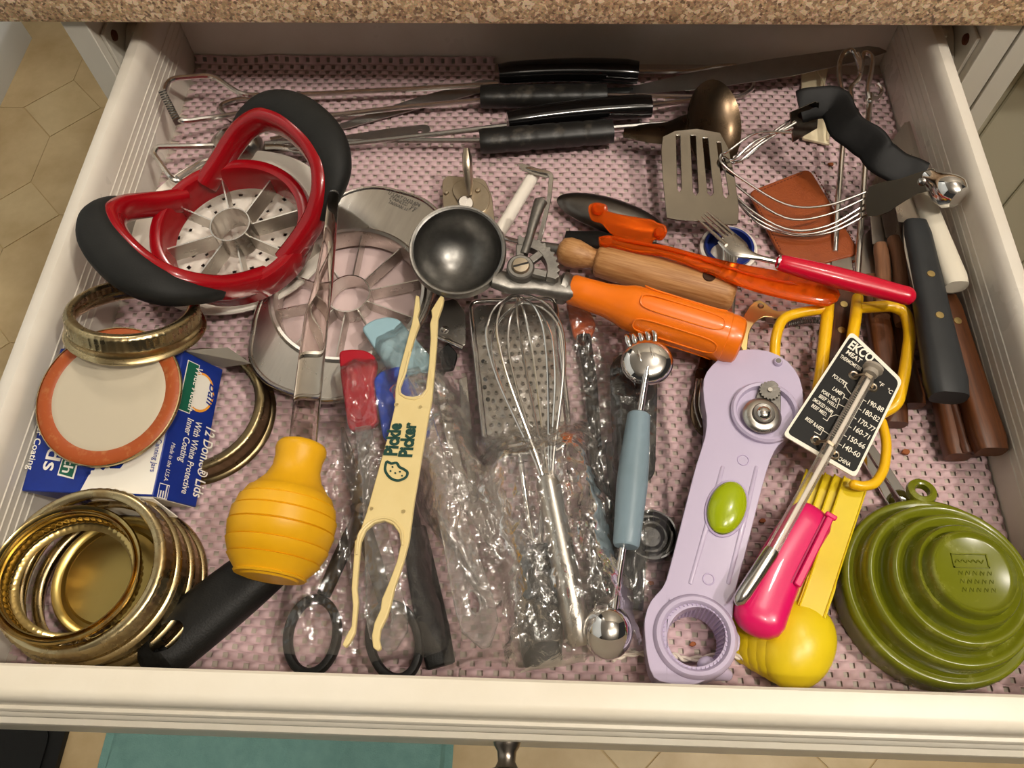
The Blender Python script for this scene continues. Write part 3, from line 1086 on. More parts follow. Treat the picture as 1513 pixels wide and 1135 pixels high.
# ------------------------------------------------ black utensil handle with hang hole, under the bulb
p0, p1 = P(432, 806, .017), P(230, 968, .017)
MH = frame(p0, p1)
L_ = (p1 - p0).length
bh = thing('kitchen_tool', 'thick matte black utensil handle with hang hole under the yellow bulb', 'utensil', MH)
w = [(0, .0115), (.012, .0140), (.035, .0160), (.060, .0168), (.085, .0168), (L_ - .014, .0165), (L_ - .005, .0150), (L_, .011)]
o = cr([(x, y) for x, y in w], 3)
hb_ = part('handle', MB().sweep([V((x, 0, 0)) for x, y in o], [y for x, y in o], [min(.0118, y * .80) for x, y in o], n=32, e=2.5, dome=True), BLACKM, bh, local=True)
cut(hb_, MB().rings([[V((L_ - .012 + .0100 * cos(2 * pi * i / 28), .0066 * sin(2 * pi * i / 28), z)) for i in range(28)] for z in (-.03, .03)]))
part('shank', MB().sweep([V((-.014, 0, -.002)), V((.002, 0, -.001))], .004, n=12), STEEL, bh, local=True)
# ---------------------------------------------------------------- back: tongs, carving knife, spatulas, scoop


def handle_smooth(p0, p1, r0, r1, bow):
    """slightly bowed plastic handle with blunt ends"""
    n = 12
    pts, A = [], []
    d = p1 - p0
    sd = V((0, 0, 1)).cross(d).normalized()
    for i in range(n + 1):
        t = i / n
        pts.append(p0 + d * t + sd * (bow * 4 * t * (1 - t)))
        k = 1 if 0 < i < n else .88
        A.append((r0 + (r1 - r0) * t) * k)
    return MB().sweep(pts, A, [a * .85 for a in A], n=16, e=2.6)


def handle_ribbed(p0, p1, r):
    n = 36
    pts, A = [], []
    for i in range(n + 1):
        t = i / n
        pts.append(p0 + (p1 - p0) * t)
        k = 1 if 0 < i < n else .92
        if i % 7 == 0 and 0 < i < n:
            k = .93
        A.append(r * k)
    return MB().sweep(pts, A, [a * .85 for a in A], n=16, e=2.3)


RW = .0021
t = thing('grill_tongs', 'long steel wire grill tongs at the drawer back, one smooth and one ribbed black handle', 'tongs', P(820, 130, MZ))
z = .019
jaw = bend(Q([(737, 124, z), (600, 132, z - .003), (444, 140, .014), (357, 141, .028), (314, 111, .036), (250, 116, .042), (240, 136, .042), (263, 181, .034), (322, 173, .026), (400, 160, .012)]), .008, 4)
part('upper_arm', MB().sweep(jaw, RW, n=8), WIRE, t)
jaw = bend(Q([(709, 148, z - .004), (600, 158, .013), (471, 173, .010), (400, 178, .008), (352, 182, .007), (327, 166, .007), (326, 155, .007), (352, 146, .007), (400, 147, .007)]), .006, 4)
part('lower_arm', MB().sweep(jaw, RW, n=8), WIRE, t)
sp = bend(Q([(943, 106, z), (1020, 106, .0105), (1066, 97, .0085), (1092, 97, .0085), (1118, 126, .0070), (1098, 143, .0070), (1030, 143, .011), (895, 141, z - .004)]), .010, 5)
part('spring_bend', MB().sweep(sp, RW, n=8), WIRE, t)
serr = MB()
for i in range(13):
    q = P(241, 138, .042).lerp(P(262, 179, .034), i / 12)
    serr.box((-.0028, -.0007, -.0028), (.0028, .0007, .0028), T(q) @ Matrix.Rotation(.5, 4, 'Z'))
part('gripping_teeth', serr, WIRE, t, smooth=0)
part('smooth_handle', handle_smooth(P(737, 109, z), P(943, 107, z), .0085, .0098, .0035), BLACKG, t)
part('ribbed_handle', handle_ribbed(P(710, 143, z - .003), P(896, 140, z - .003), .0093), BLACKW, t)

t = thing('grill_tongs', 'long steel wire grill tongs, in front of the other pair, wider worn ribbed handle', 'tongs', P(820, 190, MZ))
z = .019
jaw = bend(Q([(749, 186, z), (620, 201, .015), (479, 217, .012), (380, 226, .010), (300, 238, .022), (262, 263, .029)]), .006, 4)
part('upper_arm', MB().sweep(jaw, RW, n=8), WIRE, t)
jaw = bend(Q([(709, 208, z - .002), (600, 208, .013), (479, 209, .010), (380, 213, .010), (296, 216, .027), (232, 217, .034), (226, 226, .034), (258, 270, .028), (300, 262, .014)]), .007, 4)
part('lower_arm', MB().sweep(jaw, RW, n=8), WIRE, t)
sp = bend(Q([(962, 156, z), (1035, 146, .012), (1072, 150, .008), (1078, 166, .006), (1040, 178, .008), (905, 189, z - .002)]), .008, 5)
part('spring_bend', MB().sweep(sp, RW, n=8), WIRE, t)
part('smooth_handle', handle_smooth(P(750, 178, z), P(962, 157, z), .0075, .0095, .0025), BLACKG, t)
part('ribbed_handle', handle_ribbed(P(709, 209, z - .002), P(905, 194, z - .002), .0098), BLACKW, t)


def blade(top, bot, pl, th=.0014, edge=.25):
    """knife blade between two photo outlines on a plane, thinner at the edge"""
    n = len(top)
    R = []
    for i in range(n):
        a, b = pl.at(*top[i]), pl.at(*bot[i])
        k = pl.n * (th / 2)
        R.append([a + k, a - k, b - k * edge, b + k * edge])
    return MB().rings(R)


# carving knife: blade to the back corner
pl = plane3((950, 132, .014), (1180, 100, .024), (1308, 77, .033))
pl = Plane(P(950, 132, .0135), V((-.06, -.35, 1)))
pl = Plane(P(950, 131, .0095), V((-.135, .04, 1)))
t = thing('carving_knife', 'long carving knife, grey blade pointing into the back right corner', 'knife', pl.at(950, 132))
part('blade', blade([(930, 128), (950, 125), (1028, 107), (1140, 88), (1248, 73.5), (1282, 69), (1298, 71), (1309, 76)], [(930, 137), (950, 138), (1040, 132), (1173, 112), (1262, 92), (1290, 84), (1302, 80), (1310, 77)], pl), KNIFES, t, smooth=20)
part('handle', MB().sweep([P(935, 133, .0078), P(880, 137, .0062), P(810, 138, .0060), P(745, 141, .0060)], [.003, .005, .006, .005], [.0012, .0018, .0020, .0018], n=12, dome=True), BLACKM, t)

# narrow grey blade and a slim blade with a hanging hole, under the tong rods
pl = plane3((480, 188, .0055), (735, 122, .0075), (735, 140, .0062))
t = thing('narrow_spatula', 'narrow tapering grey steel blade under the upper tong rods', 'spatula', pl.at(600, 155))
part('blade', MB().prism([pl.at(*q) for q in cr([(476, 192), (540, 170), (610, 146), (690, 124), (716, 118), (735, 121), (728, 131), (650, 152), (560, 176), (500, 192)], 4, True)], .0011, -pl.n), KNIFES, t)
part('tang', MB().sweep([pl.at(485, 190), pl.at(440, 199), pl.at(400, 206)], .0024, .0016, n=8), STEEL, t)
pl = plane3((480, 205, .0052), (636, 188, .0056), (600, 200, .0052))
t = thing('slim_spreader', 'slim dark steel spreader blade with a small hole at its end', 'spreader', pl.at(560, 200))
hole = [pl.at(621 + 4 * cos(a * .52), 194 + 2.6 * sin(a * .52)) for a in range(12)]
part('blade', MB().prism([pl.at(*q) for q in [(476, 206), (520, 198), (580, 189), (626, 184), (634, 185.5), (636, 192), (634, 196), (560, 205), (500, 213), (478, 214)]], .0011, -pl.n, [hole]), KNIFES, t)
part('tang', MB().sweep([pl.at(480, 210), pl.at(430, 216)], .0022, .0012, n=8), STEEL, t)

# steel measuring scoop inside the slicer's upper loop
q = P(352, 218, .016)
t = thing('coffee_scoop', 'small shiny steel scoop seen through the slicer handle loop', 'scoop', T(V((q.x, q.y, MZ))))
part('bowl', MB().lathe([(.0001, .001), (.010, .002), (.0140, .006), (.0160, .0135), (.0168, .0138), (.0150, .005), (.0105, .0006), (.0001, 0)], 32, T(V((0, 0, .0125))) @ Matrix.Rotation(pi, 4, 'X') @ T(V((0, 0, -.0125))), sx=1.25), STEEL, t, local=True)
part('handle', MB().sweep(cr([(.018, .002, .012), (.032, .004, .010), (.050, .002, .006), (.075, -.010, .004)], 4), .0035, .0012, n=8), STEEL, t, local=True)

# ------------------------------------------------ spoon with bronze bowl and slotted turner
t = thing('serving_spoon', 'large bronze-toned oval spoon bowl standing on edge behind the slotted turner', 'spoon', P(1040, 225, MZ))
M = flat_frame(P(1055, 186, .029), V((.50, -.30, .80)), (0, 1, 0))
mb = MB()
R = []
for r, zz_ in ((.02, -.0085), (.35, -.0078), (.65, -.0055), (.85, -.0025), (.96, .0002), (1.0, .0012), (1.0, .0002), (.95, -.0008), (.84, -.0038), (.64, -.0068), (.35, -.0092), (.02, -.0099)):
    R.append([M @ V((.037 * r * cos(2 * pi * i / 40), .0265 * r * sin(2 * pi * i / 40), zz_)) for i in range(40)])
mb.rings(R)
part('bowl', mb, BRONZE, t)
part('handle', MB().sweep(cr([tuple(M @ V((-.008, .0235, -.001))), tuple(P(985, 196, .0275)), tuple(P(950, 196, .0250)), tuple(P(922, 196, .0225))], 4), [.009, .0105, .0115, .0118, .0115, .011, .0105, .010, .009, .008, .006, .0055, .005], .0020, n=10), BRONZE, t)

pl = plane3((1000, 190, .030), (1090, 330, .012), (985, 320, .012))
pl = Plane(P(1035, 260, .0335), V((.05, -.16, 1)))
t = thing('slotted_turner', 'shiny stainless slotted turner with a wide flared blade', 'turner', pl.at(1040, 260))
outl = [(985, 322), (979, 262), (977, 222), (979, 202), (998, 193), (1030, 190), (1064, 196), (1077, 220), (1086, 262), (1092, 308), (1091, 326), (1089, 332), (1060, 331), (1030, 327), (1000, 325)]
slots = []
for (a, b, w0, w1) in (((1002, 200), (1004, 281), 6, 6), ((1024, 200), (1028, 286), 8, 8), ((1042, 204), (1050, 287), 8, 9), ((1062, 210), (1073, 290), 6, 8)):
    slots.append([pl.at(a[0] - w0 / 2, a[1]), pl.at(a[0] + w0 / 2, a[1]), pl.at(b[0] + w1 / 2, b[1] - 2), pl.at(b[0], b[1] + 3), pl.at(b[0] - w1 / 2, b[1] - 2)])
MIRR = pm('polished_steel', (.27, .245, .21), .14, 1, col2=(.21, .19, .16), scale=30, rvar=.04)  # darkened brown: the spoon's reflection is put into the metal colour
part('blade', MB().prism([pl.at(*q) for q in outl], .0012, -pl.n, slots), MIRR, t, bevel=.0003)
nk = [pl.at(1062, 330), P(1072, 345, .0175), P(1077, 362, .0155), P(1078, 385, .0145), P(1077, 420, .012), P(1074, 470, .010)]
part('neck', MB().sweep(cr([tuple(p) for p in nk], 4), [.010, .009, .0078, .0065, .0056] + [.0050] * 16, .0013, n=12), STEEL, t)
mb = MB()
for dx_ in (-4.5, 0, 4.5):
    mb.sweep([P(1075 + dx_, 348, .0182), P(1077 + dx_, 366, .0166), P(1078 + dx_ * .8, 390, .0157)], [.0008, .0013, .0007], n=8, dome=True)
part('leaf_relief', mb, STEEL, t)

# ------------------------------------------------ dark oval spoon and its black handle
pl = Plane(P(905, 318, .0125), V((.02, -.10, 1)))
t = thing('dark_spoon', 'dark grey oval cooking spoon lying face down behind the amber tongs', 'spoon', pl.at(900, 315))
mb = MB()
c0, ax_, ay_ = pl.at(903, 317), pl.at(984, 336) - pl.at(903, 317), pl.at(893, 289) - pl.at(903, 317)
R = []
for r, h in ((.02, .0062), (.4, .0056), (.7, .0040), (.9, .0018), (1, -.001), (.98, -.0025), (.7, .0022), (.4, .0042), (.02, .0048)):
    R.append([c0 + ax_ * (r * cos(2 * pi * i / 40)) + ay_ * (r * sin(2 * pi * i / 40)) + pl.n * h for i in range(40)])
part('bowl', mb.rings(R), pm('dark_tin', (.20, .185, .17), .33, 1, col2=(.12, .11, .10), scale=50, rvar=.08), t)
part('handle', MB().sweep([P(835, 352, .006), P(880, 357, .0075), P(960, 372, .0075), P(1010, 384, .007)], [.006, .0085, .0085, .006], [.003, .004, .004, .003], n=14, e=3), BLACKM, t)

# ------------------------------------------------ ice cream scoop
cB = P(676, 369, .060)
vd = (CAM - cB).normalized()
nB = (V((0, 0, 1)) * .8 + vd * .5).normalized()
t = thing('ice_cream_scoop', 'ice cream scoop with dark metal bowl, toothed lever and orange fluted handle', 'scoop', T(V((cB.x, cB.y, MZ))))
M = flat_frame(cB, nB, (1, 0, 0))
rB = .0282
pr = [(.0004, -rB * .98)]
for i in range(1, 15):
    a = pi / 2 * i / 14
    pr.append((rB * sin(a), -rB * .98 * cos(a)))
pr += [(rB + .0012, .0006), (rB + .0018, -.0008)]
for i in range(13, -1, -1):
    a = pi / 2 * i / 14
    pr.append(((rB + .0014) * sin(a) + .0004, -(rB + .0014) * .98 * cos(a)))
part('bowl', MB().lathe(pr, 64, M), PEWTER, t)
# sweeper band rim and neck
part('rim_band', MB().lathe([(rB + .0012, -.006), (rB + .0028, -.006), (rB + .0030, -.0010), (rB + .0022, .0010), (rB + .0010, .0008)], 64, M, closed=True), DULL, t)
hA, hB = P(842, 427, .036), P(1093, 505, .030)
nk = [P(728, 412, .052), P(752, 418, .050), P(790, 420, .046), P(826, 425, .041), P(846, 428, .038)]
part('neck', MB().sweep(nk, [.006, .0078, .0066, .0084, .0080], [.004, .0042, .0042, .0055, .0060], n=14, e=2.6), DULL, t)
Mf = frame(P(826, 424, .0365), hB)
part('ferrule', MB().lathe([(.0001, 0), (.0095, 0), (.0110, .002), (.0105, .0055), (.0085, .0075), (.0001, .0078)], 28, Mf @ Matrix.Rotation(pi / 2, 4, 'Y')), DULL, t)
# toothed sector and lever
pg = Plane(P(780, 385, .0565), V((.05, -.12, 1)))
pc = pg.at(769, 398)
dxg, dyg = (pg.at(800, 398) - pc), (pg.at(769, 368) - pc)
kx = .0135 / dxg.length


def gp(a, r):
    return pc + (dxg.normalized() * cos(a) + dyg.normalized() * sin(a)) * r


out = []
for i in range(45):
    a = -.30 + 1.95 * i / 44
    r = .0250 if (i // 2) % 2 else .0236
    out.append(gp(a, r))
inn = [gp(-.30 + 1.95 * i / 12, .0172) for i in range(13)][::-1]
gear = part('toothed_sector', MB().prism(out + inn, .0075, -pg.n), DULL, t, smooth=0, bevel=.0003)
mb = MB()
for a in (-.26, .70, 1.60):
    mb.strip([gp(a, .004), gp(a, .0172)], .0050, .004, up=pg.n)
part('sector_spokes', mb, DULL, gear, bevel=.0006)
part('pivot_boss', MB().lathe([(.0001, .004), (.0078, .004), (.0088, .0030), (.0088, -.008), (.0001, -.008)], 32, flat_frame(pc, pg.n, dxg)), DULL, gear)
sc = part('pivot_screw', MB().lathe([(.0001, .0062), (.0050, .0060), (.0058, .0048), (.0058, .0038), (.0001, .0036)], 28, flat_frame(pc, pg.n, dxg)), BRASSY, gear)
part('screw_slot', MB().box((-.0050, -.0006, .0055), (.0050, .0006, .00640), flat_frame(pc, pg.n, V((1, .35, 0)))), pm('dark_slot', '1a1512', .6), gear, smooth=0)
lv = cr([(774, 376, .058), (782, 352, .059), (788, 330, .060), (795, 308, .061), (800, 296, .061)], 4)
part('thumb_lever', MB().sweep([P(*q) for q in lv], [.0028 + .0030 * max(0, (i / 16 - .35)) - (.0035 if i == 16 else 0) for i in range(17)], [.0026 + .0008 * i / 16 for i in range(17)], n=12), DULL, t)
# fluted orange handle
Mh = frame(hA, hB)
Lh = (hB - hA).length


def flut(r, a, i):
    return r


prof = [(.0001, 0), (.0088, 0), (.0100, .0015), (.0102, .010), (.0108, .024), (.0128, .034), (.0148, .040), (.0155, .048), (.0160, Lh * .62), (.0163, Lh - .010), (.0158, Lh - .0095), (.0160, Lh - .006), (.0150, Lh - .0015), (.0130, Lh), (.0001, Lh)]
hd = part('handle', MB().lathe(prof, 48, Mh @ Matrix.Rotation(pi / 2, 4, 'Y') @ Matrix.Rotation(pi, 4, 'Z') @ ID), ORANGE, t)
for k in range(6):
    a = pi / 2 + .12 + k * pi / 3
    pts = []
    for i in range(15):
        x = .046 + (Lh - .060) * i / 14
        r = .0157 + .0004 * i / 14
        pts.append(Mh @ V((x, r * cos(a), r * sin(a))))
    wv = [.0012] + [.0048] * 13 + [.0012]
    wv[1] = wv[13] = .0036
    upn = Mh.to_3x3() @ V((0, cos(a), sin(a)))
    # raised rounded border of a flute
    loop = []
    for i in range(40):
        q = 2 * pi * i / 40
        xx = spow(cos(q), .35) * (Lh - .060) / 2 + .046 + (Lh - .060) / 2
        da = spow(sin(q), .6) * .33
        r = .0160 + .0003
        loop.append(Mh @ V((xx, r * cos(a + da), r * sin(a + da))))
    part('flute_border', MB().sweep(loop, .00055, n=6, closed=True), ORANGE, hd)

# ------------------------------------------------ old can opener with turning key, behind the scoop bowl
pl = Plane(P(690, 285, .020), V((.0, -.15, 1)))
t = thing('can_opener', 'aged metal butterfly can opener half hidden behind the scoop bowl', 'can opener', pl.at(690, 290))
part('handle_plate', MB().prism(fillet([pl.at(*q) for q in [(653, 268), (660, 259), (716, 264), (727, 290), (732, 335), (700, 345), (655, 312)]], .004), .0015, -pl.n), BRASSY, t, bevel=.0004)
pl2 = pl.up(.0022)
part('jaw_plate', MB().prism([pl2.at(*q) for q in cr([(668, 280), (676, 268), (695, 265), (715, 274), (724, 292), (716, 312), (690, 316), (684, 298), (676, 296)], 3, True)], .0018, -pl.n), BRASSY, t, bevel=.0004)
part('rivet', MB().lathe([(.0001, .0016), (.0014, .0014), (.0021, 0), (.0021, -.002), (.0001, -.002)], 20, flat_frame(pl.at(659, 285), pl.n)), BRASSY, t)
part('rivet', MB().lathe([(.0001, .0016), (.0014, .0014), (.0021, 0), (.0021, -.002), (.0001, -.002)], 20, flat_frame(pl2.at(706, 282), pl.n)), BRASSY, t)
kp = Plane(P(691, 262, .040), V((.95, -.1, .3)))
ks = [P(694, 288, .024), P(693, 270, .030), P(691, 250, .037), P(690, 232, .043), P(689, 219, .047)]
part('turning_key', MB().sweep(ks, [.0012, .0030, .0034, .0034, .0020], [.0060, .0068, .0075, .0065, .003], n=12, up=(0, -1, .4), e=3), BRASSY, t)
part('cutting_wheel', MB().lathe([(.0001, .001), (.0050, .001), (.0058, 0), (.0050, -.001), (.0001, -.001)], 24, flat_frame(P(688, 300, .024), V((.3, -.2, 1)))), STEEL, t)

# white tube and bent steel lever
a, b = P(789, 258, .022), P(737, 345, .024)
t = thing('white_tube', 'slim white plastic tube handle leaning between scoop bowl and bent steel lever', 'tube', T(V((a.x, a.y, MZ))))
part('barrel', MB().sweep([a, b], .0047, n=24), WHITEP, t)
part('end_cap', MB().sweep([a + (a - b).normalized() * .0001, a + (a - b).normalized() * .0012], [.0043, .0038], n=24), WHITEP, t)
pts = bend(Q([(768, 246, .028), (790, 252, .029), (815, 257, .029), (812, 290, .026), (803, 332, .020), (797, 356, .015)]), .004, 4)
t = thing('bent_steel_lever', 'bent flat steel lever with a hooked top beside the white tube', 'opener', P(812, 300, MZ))
part('bar', MB().strip(pts, .0034, .0024), STEEL, t, bevel=.0004)
pl = Plane(P(780, 249, .0295), V((0, -.2, 1)))
part('hook_plate', MB().prism([pl.at(*q) for q in [(765, 242), (772, 241), (806, 252), (813, 261), (806, 263), (772, 252)]], .0010, -pl.n), STEEL, t, bevel=.0003)

# ------------------------------------------------ wooden handled tool
hA, hB = P(824, 368, .020), P(1086, 438, .020)
Mh = frame(hA, hB)
Lh = (hB - hA).length
t = thing('wooden_handle_tool', 'light wooden tool handle with round knob neck and hang hole', 'utensil', Mh)
prof = [(.0001, 0), (.0045, .0005), (.0085, .003), (.0102, .0075), (.0100, .014), (.0082, .0205), (.0068, .0255), (.0072, .0275), (.0106, .0290), (.0117, .031), (.0122, .040), (.0125, Lh * .6), (.0122, Lh - .008), (.0112, Lh - .003), (.0085, Lh - .0006), (.0001, Lh)]
hb = part('handle', MB().lathe(prof, 40, Matrix.Rotation(pi / 2, 4, 'Y')), WOODL, t, local=True)
hx = (Mh.inverted() @ P(1043, 424, .030)).x
part('hang_hole', MB().lathe([(.0001, .0004), (.0034, .0006), (.0040, .0010), (.0044, .0002), (.0036, -.003), (.0001, -.003)], 24, T(V((hx, .0015, .01215)))), pm('hole_dark_wood', '3c2412', .8), hb, local=True)
part('ferrule', MB().sweep([V((-.016, 0, -.004)), V((.004, 0, 0))], .0042, n=16), DULL, t, local=True)
part('shank', MB().sweep([V((-.045, .004, -.010)), V((-.016, 0, -.004))], .0022, n=10), STEEL, t, local=True)

# ------------------------------------------------ amber tongs / servers
pl = Plane(P(960, 350, .040), V((.0, -.25, 1)))
t = thing('amber_server', 'see-through amber orange plastic server with lobed head and long paddle handle', 'server', pl.at(960, 350))
pz = plane3((880, 318, .0420), (985, 350, .0420), (1220, 436, .0385))
hd_ = [(869, 305), (880, 299), (896, 303), (899, 312), (930, 319), (962, 324), (972, 329), (983, 333), (985, 345), (977, 355), (966, 354), (960, 361), (930, 357), (905, 347), (895, 338), (888, 330), (873, 325)]
part('head', MB().prism([pz.at(*q) for q in cr(hd_, 3, True)], .0050, -pz.n), AMBER, t, bevel=.0016, seg=3)
for (u, v, r) in ((884, 309, .0042), (974, 344, .0036), (896, 357, .0040)):
    part('lobe', MB().lathe([(.0001, .0030), (r * .6, .0030), (r, .0015), (r, -.0050), (r * .6, -.0062), (.0001, -.0062)], 24, flat_frame(pz.at(u, v), pz.n)), AMBER, t)
st = cr([(886, 358, .0035), (905, 357, .0042), (940, 366, .0040), (980, 371, .0042), (1020, 383, .0050), (1060, 396, .0068), (1110, 411, .0095), (1160, 422, .0108), (1205, 431, .0105), (1228, 437, .0085), (1238, 441, .0030)], 4)
pq = pz.up(-.0012)
part('handle', MB().sweep([pq.at(q[0], q[1]) for q in st], [q[2] for q in st], [.0036 - .0010 * min(1, i / 20) for i in range(len(st))], n=14, e=2.6), AMBER, t)
rb = cr([(905, 352), (960, 362), (1020, 377), (1100, 403), (1180, 421)], 5)
part('spine_rib', MB().sweep([pq.up(.0034).at(*q) for q in rb], [.0012 if 0 < i < len(rb) - 1 else .0003 for i in range(len(rb))], n=8), AMBER, t)
# ---------------------------------------------------------------- right side: fork, pastry blender, case, knives
# blue cap with white rim
q = P(1076, 368, .006)
t = thing('bottle_cap', 'dark blue round plastic cap with white rim under the red fork', 'cap', T(V((q.x, q.y, MZ))))
part('cap', MB().lathe([(.0001, .0010), (.0150, .0010), (.0156, .0070), (.0168, .0074), (.0176, .0066), (.0178, .0), (.0001, 0)], 40), NAVY, t, local=True)
part('rim', MB().lathe([(.0176, .0002), (.0200, .0002), (.0206, .0012), (.0204, .0042), (.0190, .0050), (.0178, .0044)], 48, closed=True), WHITEP, t, local=True)
part('inner_disc', MB().lathe([(.0001, .0022), (.0092, .0022), (.0098, .0016), (.0098, .0011), (.0001, .0011)], 32, T(V((-.003, -.004, 0)))), WHITEP, t, local=True)

# rust leather case with a card sticking out
pc_ = plane3((1190, 250, .010), (1270, 390, .010), (1110, 290, .010))
t = thing('leather_case', 'rust brown leather card case with stitched edge and a white card inside', 'case', pc_.at(1188, 325))
outl = fillet([pc_.at(*q) for q in ((1106, 283), (1196, 248), (1272, 374), (1182, 398), (1150, 372))], [.006, .007, .006, .006, .01])
part('front_panel', MB().prism(outl, .0028), LEATHER, t, bevel=.0010, seg=3)
pb_ = pc_.up(-.0046)
outb = fillet([pb_.at(*q) for q in ((1107, 285), (1196, 250), (1273, 384), (1186, 404), (1152, 378))], [.006, .007, .006, .006, .01])
part('back_panel', MB().prism(outb, .0022), LEATHER, t, bevel=.0008)
pm_ = pc_.up(-.0030)
part('card', MB().prism([pm_.at(*q) for q in ((1186, 392), (1264, 372), (1268, 381), (1192, 401))], .0012), PAPERW, t, smooth=0)
ps_ = pc_.up(.0001)
mb = MB()


def stitches(a, b, n):
    for i in range(n):
        p, q = ps_.at(*a).lerp(ps_.at(*b), (i + .2) / n), ps_.at(*a).lerp(ps_.at(*b), (i + .75) / n)
        mb.strip([p, q], .0006, .0004)


stitches((1112, 289), (1154, 370), 20)
stitches((1203, 254), (1266, 364), 24)
stitches((1118, 284), (1186, 256), 14)
part('stitching', mb, STITCH, t, smooth=0)

# red handled fork
fz = plane3((1035, 325, .0440), (1160, 385, .0500), (1340, 438, .0500))
t = thing('fork', 'steel fork with long glossy red handle crossing over the leather case', 'fork', fz.at(1150, 380))
a, b = fz.at(1156, 389), fz.at(1340, 437)
Mf = frame(a, b)
L_ = (b - a).length
n = 14
pts = [a.lerp(b, i / n) for i in range(n + 1)]
A_ = [.0056 + .0012 * sin(pi * min(1, (i / n) * 1.1)) + .0006 * i / n for i in range(n + 1)]
part('handle', MB().sweep(pts, A_, [x * .86 for x in A_], n=18, dome=True), REDH, t)
d = (b - a).normalized()
part('ferrule', MB().sweep([a - d * .0032, a + d * .0015], .0049, .0044, n=18), CHROME, t)
nk = cr([tuple(fz.at(1153, 388)), tuple(fz.at(1130, 383)), tuple(fz.at(1106, 376)), tuple(fz.up(.0005).at(1090, 367)), tuple(fz.up(.001).at(1074, 352))], 4)
part('neck', MB().sweep(nk, [.0022, .0021, .0020, .0020, .0021, .0022, .0025, .0030, .0038, .0048, .0060, .0070, .0076, .0078, .0078, .0076, .0072], [.0017] * 6 + [.0015] * 11, n=12), STEEL, t)
for k, (u0, v0, u1, v1) in enumerate(((1068, 357, 1032, 325), (1073, 352, 1037, 320), (1078, 347.5, 1041, 316), (1082, 344, 1045, 313))):
    pq = [fz.up(.001).at(u0 + 5, v0 + 5), fz.up(.001).at(u0 + (u1 - u0) * .3, v0 + (v1 - v0) * .3), fz.up(.0012).at(u0 + (u1 - u0) * .7, v0 + (v1 - v0) * .7), fz.up(.0022).at(u1, v1)]
    part('tine', MB().sweep(pq, [.0014, .0012, .0011, .0005], [.0010, .0009, .0008, .0005], n=8), STEEL, t)

# ------------------------------------------------ pastry blender
t = thing('pastry_blender', 'wire pastry blender lying on its side, twisted black strap handle, chrome end', 'pastry blender', P(1230, 250, MZ))
pu = [(1170, 196), (1172, 189), (1176, 181), (1180, 174), (1184, 166)]
lo = [(1284, 282), (1284, 290), (1283, 299), (1282, 308), (1281, 317)]
mid = [[(1117, 197), (1075, 224), (1066, 228), (1066, 240), (1092, 262), (1160, 302), (1220, 304)],
       [(1117, 208), (1084, 236), (1069, 232), (1068, 246), (1095, 280), (1160, 322), (1220, 318)],
       [(1125, 212), (1090, 240), (1072, 238), (1072, 258), (1097, 300), (1160, 338), (1222, 334)],
       [(1135, 205), (1098, 236), (1078, 240), (1080, 275), (1110, 318), (1170, 345), (1225, 339)],
       [(1140, 197), (1100, 226), (1082, 236), (1084, 285), (1120, 330), (1175, 348), (1228, 343)]]
for k in range(5):
    zs = [.052, .044, .036, .032, .030, .026, .022, .026, .034]
    px = [pu[k]] + mid[k] + [lo[k]]
    pts = cr([tuple(P(u, v, z + .0035 * (2 - k))) for (u, v), z in zip(px, zs)], 5)
    part('wire', MB().sweep(pts, .00085, n=8), WIRE, t)
pp_ = plane3((1170, 195, .054), (1215, 150, .062), (1172, 215, .048))
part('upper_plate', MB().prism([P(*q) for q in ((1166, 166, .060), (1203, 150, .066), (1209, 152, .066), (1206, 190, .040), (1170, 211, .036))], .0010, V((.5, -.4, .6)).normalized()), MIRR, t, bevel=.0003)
plp = plane3((1282, 282, .043), (1375, 260, .0600), (1284, 318, .034))
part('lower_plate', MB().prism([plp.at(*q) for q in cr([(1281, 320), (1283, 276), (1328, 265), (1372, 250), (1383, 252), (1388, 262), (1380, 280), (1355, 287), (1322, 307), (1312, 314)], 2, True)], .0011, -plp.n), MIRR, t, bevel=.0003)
part('rivet', MB().lathe([(.0001, .0018), (.0020, .0014), (.0030, 0), (.0030, -.001), (.0001, -.001)], 20, flat_frame(plp.at(1363, 268), plp.n)), CHROME, t)
hs = [(1181, 158, .060), (1200, 153, .062), (1230, 152, .063), (1240, 166, .062), (1250, 186, .061), (1268, 200, .060), (1288, 214, .059), (1300, 230, .057), (1320, 244, .055), (1342, 256, .0530), (1362, 264, .0520)]
pts = cr([tuple(P(*q)) for q in hs], 4)
m = len(pts)
mb = MB()
R = []
for i, p in enumerate(pts):
    p = V(p)
    tt = (V(pts[min(i + 1, m - 1)]) - V(pts[max(0, i - 1)])).normalized()
    u0_ = V((0, 0, 1)).cross(tt).normalized()
    u1_ = tt.cross(u0_)
    a = .62 + .10 * sin(i * .35)
    sd = u0_ * cos(a) + u1_ * sin(a)
    nn = tt.cross(sd)
    w = .0112 * (1 + .03 * sin(i * .9))
    h = .0015 + .0005 * max(0, sin(i * .5 + 1))
    R.append([p + sd * (w * spow(cos(2 * pi * j / 16), .7)) + nn * (h * spow(sin(2 * pi * j / 16), .8)) for j in range(16)])
part('strap_handle', mb.rings(R), pm('black_leather_strap', '0a0909', .5, bump=.08, bscale=300, spec=.2), t, smooth=50)
Mk = frame(P(1372, 262, .0560), P(1411, 288, .0600))
part('end_knob', MB().lathe([(.0001, -.002), (.0060, -.002), (.0066, .004), (.0090, .009), (.0110, .015), (.0108, .021), (.0078, .0255), (.0001, .0270)], 32, Mk @ Matrix.Rotation(pi / 2, 4, 'Y')), CHROME, t)

